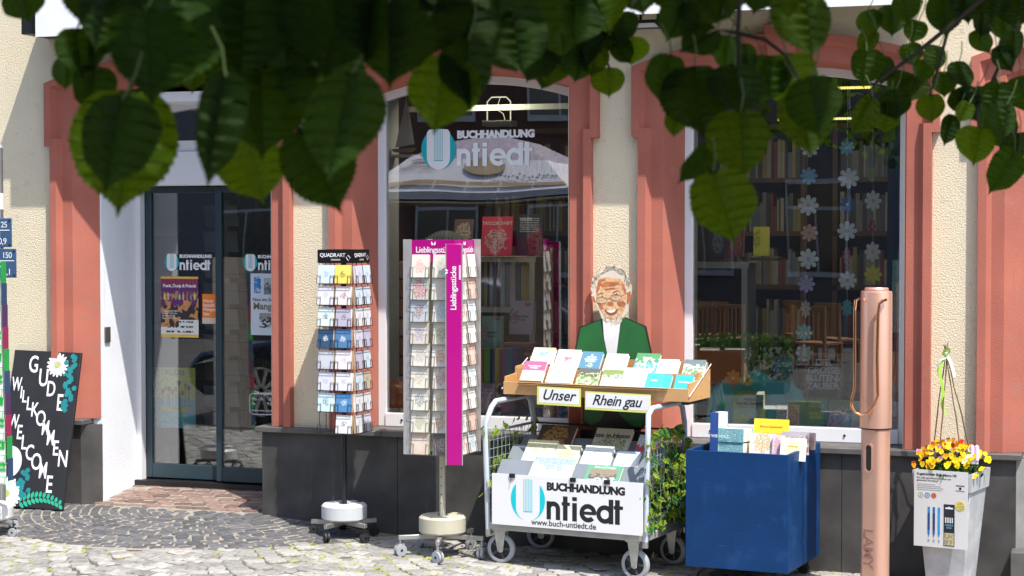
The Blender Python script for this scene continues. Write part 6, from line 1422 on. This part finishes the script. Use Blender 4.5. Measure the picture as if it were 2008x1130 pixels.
# row of houses opposite
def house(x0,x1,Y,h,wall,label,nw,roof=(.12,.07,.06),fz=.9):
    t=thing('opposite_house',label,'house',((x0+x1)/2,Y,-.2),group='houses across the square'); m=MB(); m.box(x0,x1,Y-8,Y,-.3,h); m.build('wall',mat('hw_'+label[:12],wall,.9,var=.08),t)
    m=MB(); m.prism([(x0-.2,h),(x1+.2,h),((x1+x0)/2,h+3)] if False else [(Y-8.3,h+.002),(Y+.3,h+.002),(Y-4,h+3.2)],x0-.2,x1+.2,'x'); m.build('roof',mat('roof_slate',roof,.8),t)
    for fl_ in range(3):
        for i in range(nw):
            xc=x0+(x1-x0)*(i+.5)/nw; z=fz+fl_*2.75
            if z+1.6>h: continue
            m=MB(); m.box(xc-.56,xc+.56,Y,Y+.05,z,z+1.75); f=m.build('window',mat('far_window_frame',(.35,.35,.37),.6),t); 
            m=MB(); m.box(xc-.52,xc-.02,Y+.0505,Y+.054,z+.1,z+1.2); m.box(xc+.02,xc+.52,Y+.0505,Y+.054,z+.1,z+1.2); m.box(xc-.52,xc+.52,Y+.0505,Y+.054,z+1.26,z+1.66); m.build('pane',mat('dark_pane',(.03,.035,.04),.1),f)
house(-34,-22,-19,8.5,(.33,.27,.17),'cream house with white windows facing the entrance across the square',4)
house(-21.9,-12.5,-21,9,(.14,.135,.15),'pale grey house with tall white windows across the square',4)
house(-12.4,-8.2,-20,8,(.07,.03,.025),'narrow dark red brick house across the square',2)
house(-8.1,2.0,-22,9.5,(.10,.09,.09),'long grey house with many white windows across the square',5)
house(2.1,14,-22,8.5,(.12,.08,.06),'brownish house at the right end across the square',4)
# dark car parked to the left
def car():
    w0=mir(517,740,17.8); w0.y+=.58; gz=ground(w0.x,-2)-.01; t=thing('parked_car','dark blue car parked left of the view, reflected in the glass door','car',(w0.x,w0.y,gz))
    O=T((w0.x,w0.y,gz)); prof=[(-.85,.35),(-.88,.55),(-.75,.68),(.35,.86),(.55,.95),(1.15,1.38),(2.3,1.45),(3.1,1.25),(3.5,.98),(3.75,.9),(3.78,.4),(3.6,.25),(-.7,.25)]
    m=MB(O); m.prism(prof,-1.7,0.02); m.build('body',mat('car_navy',(.012,.02,.04),.2,.3,coat=.8),t,bevel=.05)
    m=MB(O); m.prism([(.68,.98),(1.2,1.33),(1.7,1.37),(1.7,.98)],.021,.03); m.prism([(1.78,.98),(1.78,1.37),(2.3,1.38),(2.95,1.22),(3.2,1.0)],.021,.03); m.build('side_window',mat('dark_pane',(.03,.035,.04),.1),t)
    for x in (0,2.75):
        m=MB(O@T((x,.04,.32))@Matrix.Rotation(R(90),4,'X')); m.lathe([(0,0),(.31,0),(.33,.03),(.33,.2),(0,.2)],28); w_=m.build('wheel',M_rubber,t)
        m=MB(O@T((x,.045,.32))@Matrix.Rotation(R(90),4,'X'))
        for k in range(10): m.box(.03,.22,-.018,.018,-.012,-.002,M=Matrix.Rotation(2*PI*k/10,4,'Z'))
        m.ring(0,0,.235,.215,0,2*PI,-.012,-.002,24,'z'); m.build('rim',mat('alloy_rim',(.5,.5,.52),.3,.7),w_)
    m=MB(O); m.prism([(-.8,.56),(-.6,.62),(-.4,.68),(-.5,.6)],.02,.026); m.build('headlight',M_clear if False else mat('headlamp',(.5,.5,.5),.1),t)
car()
# terrace chairs + hedge box
def chair(x,y,rz,lab):
    gz=ground(0,-3)-.02; t=thing('terrace_chair',lab,'chair',(x,y,gz),rz,group='wooden terrace chairs across the square'); O=T((x,y,gz))@Matrix.Rotation(rz,4,'Z'); w_=mat('chair_wood',(.3,.15,.07),.6)
    for sx in (-.24,.24):
        for sy in (-.2,.2): m=MB(O); m.box(sx-.02,sx+.02,sy-.02,sy+.02,0,.44 if sy>0 else .92); m.build('leg',w_,t)
    m=MB(O); m.box(-.26,.26,-.24,.24,.442,.47); m.build('seat',w_,t)
    m=MB(O); 
    for i in range(7): m.box(-.21+.065*i,-.18+.065*i,-.215,-.195,.5,.9)
    m.box(-.26,.26,-.225,-.19,.90,.96); m.build('backrest',w_,t)
cl_=['far left','second from the left','third from the left','third from the right','second from the right','far right']
for i,(px,d) in enumerate(((1370,26),(1400,27),(1440,26),(1600,25),(1640,26),(1575,27))):
    p=mir(px,600,d); chair(p.x,p.y,R(170+12*i),'slatted brown terrace chair, %s of the row reflected in the right window'%cl_[i])
p=mir(1425,740,21.5); HB=thing('planter_hedge','low bushy green hedge in a trough across the square, reflected in the right window','hedge',(p.x,p.y,-.2))
m=MB(T((p.x,p.y,ground(0,-3)-.02))); m.box(-.7,.7,-.2,.2,0,.25); m.build('trough',M_basalt,HB)
mm=MB(); rr=random.Random(77)
for i in range(1500):
    x,y,z=rr.uniform(-.75,.75),rr.uniform(-.28,.28),rr.uniform(.2,.75); s=rr.uniform(.04,.07); v,f_,_=leafshape('x',i%5); mm.add(v,f_,True,M=T((p.x+x,p.y+y,z-.2))@Matrix.Rotation(rr.uniform(0,6.28),4,'Z')@Matrix.Rotation(R(rr.uniform(0,150)),4,'X')@Matrix.Diagonal((s,s,s,1)))
o=mm.build('foliage',M_pl,HB); o['kind']='stuff'
# ================= LINDEN TREE
M_lf=leafmat('linden_leaf',(.014,.036,.005),(.07,.135,.004),.5); M_lf2=leafmat('linden_leaf_sunlit',(.026,.06,.0045),(.15,.23,.003),.6)  # second leaf material paints the sunlit leaves lighter and yellower
M_bark=mat('linden_bark',(.09,.07,.055),.9,var=.3,vs=20,bump=.8,bs=30,bd=.02); M_twg=mat('linden_twig',(.05,.035,.025),.8)
TR=thing('linden_tree','linden tree over the camera whose leafy twigs hang into the top of the view','tree',(1.6,-12.2,ground(1.6,-3)))
m=MB(); m.tube([(1.6,-12.2,-.3),(1.58,-12.15,1.5),(1.5,-12.0,3),(1.3,-11.6,4.5),(1.2,-11.3,6.5)],[.24,.19,.17,.13,.06],14); m.build('trunk',M_bark,TR)
for pts,r0 in (([(1.5,-12.0,2.9),(.6,-10.9,3.2),(-.2,-9.9,3.15),(-.9,-8.9,2.9),(-1.3,-8.3,2.75)],.06),([(1.5,-12.0,3.1),(1.0,-10.5,3.3),(.4,-8.9,3.2),(.0,-7.6,2.9),(-.2,-6.9,2.75)],.055),([(1.5,-12,3.0),(-.3,-11,3.3),(-1.4,-9.6,3.2),(-2.0,-8.6,2.9)],.05)):
    m=MB(); m.tube(pts,[r0*(1-.75*i/(len(pts)-1)) for i in range(len(pts))],10); m.build('limb',M_bark,TR)
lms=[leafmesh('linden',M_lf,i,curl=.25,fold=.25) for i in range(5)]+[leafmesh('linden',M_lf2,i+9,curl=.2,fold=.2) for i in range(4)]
LV=[ # bx,by,tx,ty,depth,width,sunlit tone
(255,178,240,412,1.62,.93,1),(240,186,214,372,1.5,.8,0),(285,15,262,195,1.5,1.15,0),(150,55,158,150,1.9,1,0),(185,85,150,140,1.9,1,0),(205,40,160,108,1.9,1,0),(340,0,330,205,1.55,1.15,0),(385,92,383,182,2.0,1,1),(430,-10,402,150,1.6,1.2,0),(442,140,402,362,1.45,.42,0),(512,128,515,302,1.6,.95,0),(488,270,517,400,1.7,.95,1),(560,10,548,190,1.6,1.2,0),(480,-20,470,150,1.55,1.2,0),(640,80,655,265,1.6,.9,0),(688,140,668,358,1.52,.72,0),(585,255,668,412,1.6,.8,0),(740,-30,722,120,1.5,1.1,0),(762,-5,738,168,1.5,1.05,0),(670,-20,640,140,1.55,1.2,0),(840,-40,822,120,1.7,1.0,0),(872,110,845,254,1.7,1.0,1),(918,70,918,208,1.7,.75,0),(1000,0,1012,147,1.8,1.1,0),(945,-20,950,95,1.8,1.1,0),(900,-20,880,85,1.8,1,0),(38,-30,62,48,2.0,1,0),(225,-40,190,95,1.6,1,0),(590,-20,600,110,1.7,1.1,0),(455,60,455,190,1.7,.9,1),(130,110,130,175,2,1,0),(190,130,178,225,1.9,.9,0),(985,70,1012,140,1.9,1,0),(1040,-10,1050,110,1.9,.95,0),
(1065,92,1042,166,2.6,1,0),(1092,108,1084,172,2.6,1,1),(1112,85,1138,152,2.6,1,0),(1130,55,1152,132,2.6,1,0),(1195,132,1196,194,2.6,1.05,1),(1240,72,1236,128,2.6,1,1),(1212,25,1228,92,2.6,1,0),(1185,45,1195,102,2.6,1,0),(1160,15,1182,84,2.6,1,1),(1095,10,1112,112,2.3,1,0),(1130,-20,1118,96,2.2,1,0),(1060,50,1050,122,2.6,1,0),(1205,80,1238,126,2.6,.8,0),(1170,88,1160,150,2.6,1,1),(1155,-40,1195,62,2.2,1,1),(1140,100,1125,160,2.6,1,0),(1080,130,1062,175,2.7,.8,0),
(1345,0,1308,78,2.1,1,0),(1385,-15,1352,72,2.1,1,0),(1425,-30,1402,45,2.1,1,1),(1578,-25,1580,115,2.0,.95,1),(1490,-30,1478,25,2.1,1,0),(1405,55,1338,112,2.1,.8,0),(1360,130,1376,264,2.0,.95,0),(1318,108,1298,202,2.0,.8,0),(1442,125,1448,228,2.0,1.1,0),(1460,85,1470,146,2.1,.7,0),(1498,108,1490,205,2.1,1.1,0),(1452,215,1458,347,1.95,.9,1),(1402,283,1338,374,2.0,.5,0),(1398,335,1436,478,1.9,.85,1),(1545,105,1560,212,2.1,1.1,1),(1588,150,1607,267,1.95,.88,0),(1570,182,1573,308,2.0,.9,1),(1325,215,1322,268,2.1,.8,1),(1380,60,1400,110,2.2,.9,0),(1430,70,1425,140,2.2,.9,0),
(1700,95,1690,168,2.9,.9,0),(1712,190,1668,266,2.8,.55,1),(1738,200,1736,268,2.9,.9,1),(1755,175,1762,240,2.9,1,0),(1700,20,1712,70,3.2,1,0),(1750,10,1748,70,3.2,1,0),(1850,-15,1860,70,3.0,.9,0),(1735,110,1730,165,3,1,0),(1775,140,1760,200,3,1,0),(1795,150,1785,205,3,1,1),(1825,185,1828,240,3,1.05,1),(1850,140,1852,190,3.1,1,0),(1820,120,1800,160,3.1,.9,0),(1880,120,1885,180,3.1,1,0),(1910,60,1935,110,3.1,.8,0),(1930,20,1915,75,3.1,.8,0),(1965,20,1975,85,3.1,1,0),(1990,60,2000,120,3,1,0),(1955,90,1985,140,3,.9,0),(1885,170,1905,235,3.1,1,0),(1915,170,1925,245,3.1,1,0),(1870,225,1850,285,3,.6,0),(1925,250,1910,322,2.9,1.1,1),(1960,160,1955,230,2.9,1,0),(1975,200,1960,275,2.9,.9,0),(2000,260,2010,330,2.9,1,0),(1990,295,1940,375,2.8,.7,0),(1950,225,1975,300,3,.9,0),(1840,90,1830,140,3.1,1,0),(1780,85,1790,130,3.1,1,0),(1800,40,1790,85,3.1,1,0),(1998,150,2012,220,3,1,0),(1890,-20,1900,45,3,1,0),(1770,-10,1778,45,3,1,0),(2000,-10,1990,60,3,1,0),(1955,-20,1945,40,3,1,0),(1720,60,1680,110,3,.6,1),(1900,200,1880,240,3,.8,1)]
rr=random.Random(61)
for i in range(44):      # dense mass along the top
    x=rr.uniform(170,1030) if i<34 else rr.uniform(1030,1260); y=rr.uniform(-120,-15) if x<760 else rr.uniform(-130,-60); l=rr.uniform(110,165) if x<1030 else rr.uniform(70,110)
    LV.append((x,y,x+rr.uniform(-35,35),y+l,rr.uniform(1.55,2.1) if x<1030 else 2.4,1.05,0))
for i in range(26):
    x=rr.uniform(1290,1620); y=rr.uniform(-120,-60) ; LV.append((x,y,x+rr.uniform(-30,30),y+90,2.2,1,rr.choice([0,1])))
LV=LV[:290]
limbpts=[Vector(p) for p in ((-1.3,-8.3,2.75),(-.9,-8.9,2.9),(-.2,-9.9,3.15),(0,-7.6,2.9),(.4,-8.9,3.2),(-.2,-6.9,2.75),(-2.0,-8.6,2.9),(-1.4,-9.6,3.2))]
stems=MB()
camback=Vector((-FW.x,-FW.y,-FW.z))
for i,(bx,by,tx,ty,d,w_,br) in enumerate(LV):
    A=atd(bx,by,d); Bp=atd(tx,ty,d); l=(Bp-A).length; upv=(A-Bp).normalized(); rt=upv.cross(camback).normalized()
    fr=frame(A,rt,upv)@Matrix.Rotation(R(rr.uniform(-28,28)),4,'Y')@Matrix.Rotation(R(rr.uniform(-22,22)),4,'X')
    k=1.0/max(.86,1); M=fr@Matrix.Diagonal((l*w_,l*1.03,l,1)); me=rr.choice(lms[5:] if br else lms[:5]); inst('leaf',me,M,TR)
    e=A+UP*.035+RT*rr.uniform(-.02,.02)+camback*rr.uniform(-.02,.01); stems.tube([A+Vector((0,0,-.004)),(A+e)/2+RT*.003,e],.0009,5)
stems.build('leaf_stalks',mat('leaf_stalk',(.08,.12,.03),.6),TR)['kind']='stuff'
BR=[([(1470,-160),(1452,-20),(1447,60),(1450,130),(1428,210),(1408,290),(1396,340)],2.03,.0022),([(1448,65),(1405,58),(1385,66)],2.05,.0014),([(1448,65),(1500,78),(1540,108),(1562,150),(1575,185)],2.03,.0016),([(1430,205),(1455,220)],2.02,.0012),([(2030,-90),(1925,0),(1858,55),(1790,110),(1720,160),(1700,190)],3.0,.0032),([(1860,55),(1835,150),(1822,190)],3.05,.002),([(2040,-20),(1990,60),(1950,150),(1915,220),(1920,255)],3.05,.0025),([(1950,150),(1985,240),(2000,300)],3.0,.002),([(280,-200),(250,-20),(255,100),(258,180)],1.65,.002),([(460,-200),(445,-20),(446,140)],1.62,.002),([(640,-200),(650,-20),(680,140)],1.65,.002),([(600,60),(575,160),(588,262)],1.66,.0016),([(870,-200),(880,-20),(890,60),(878,115)],1.75,.002),([(1130,-200),(1120,-40),(1130,60),(1180,100),(1196,135)],2.6,.002),([(1130,50),(1085,80),(1065,95)],2.6,.0014),([(1180,60),(1240,70)],2.6,.0012)]
for pts,d,r in BR:
    p3=[atd(x,y,d) for x,y in pts]
    if pts[0][1]<0:
        q_=min(limbpts,key=lambda v:(v-p3[0]).length); p3=[q_,(q_+p3[0])/2+Vector((0,0,.08))]+p3
    m=MB(); n=len(p3); m.tube(p3,[r*(1.7-.9*i/(n-1)) for i in range(n)],6); m.build('twig',M_twg,TR)
# crown above the frame
mm=MB(); rr=random.Random(71)
for i in range(2600):
    d=rr.uniform(1.2,5.2); az=R(rr.uniform(-24,26)); dirv=FW*math.cos(az)+RT*math.sin(az); p=CAM+dirv*d
    z0=1.75+.135*d+.22; p.z=z0+rr.random()**1.5*1.3
    v,f_,_=leafshape('ivy' if False else 'x',i%7); s=rr.uniform(.09,.13); mm.add(v,f_,True,M=T(p)@Matrix.Rotation(rr.uniform(0,6.28),4,'Z')@Matrix.Rotation(R(rr.uniform(10,100)),4,'X')@Matrix.Diagonal((s*1.4,s,s,1)))
o=mm.build('crown',M_lf,TR); o['kind']='stuff'
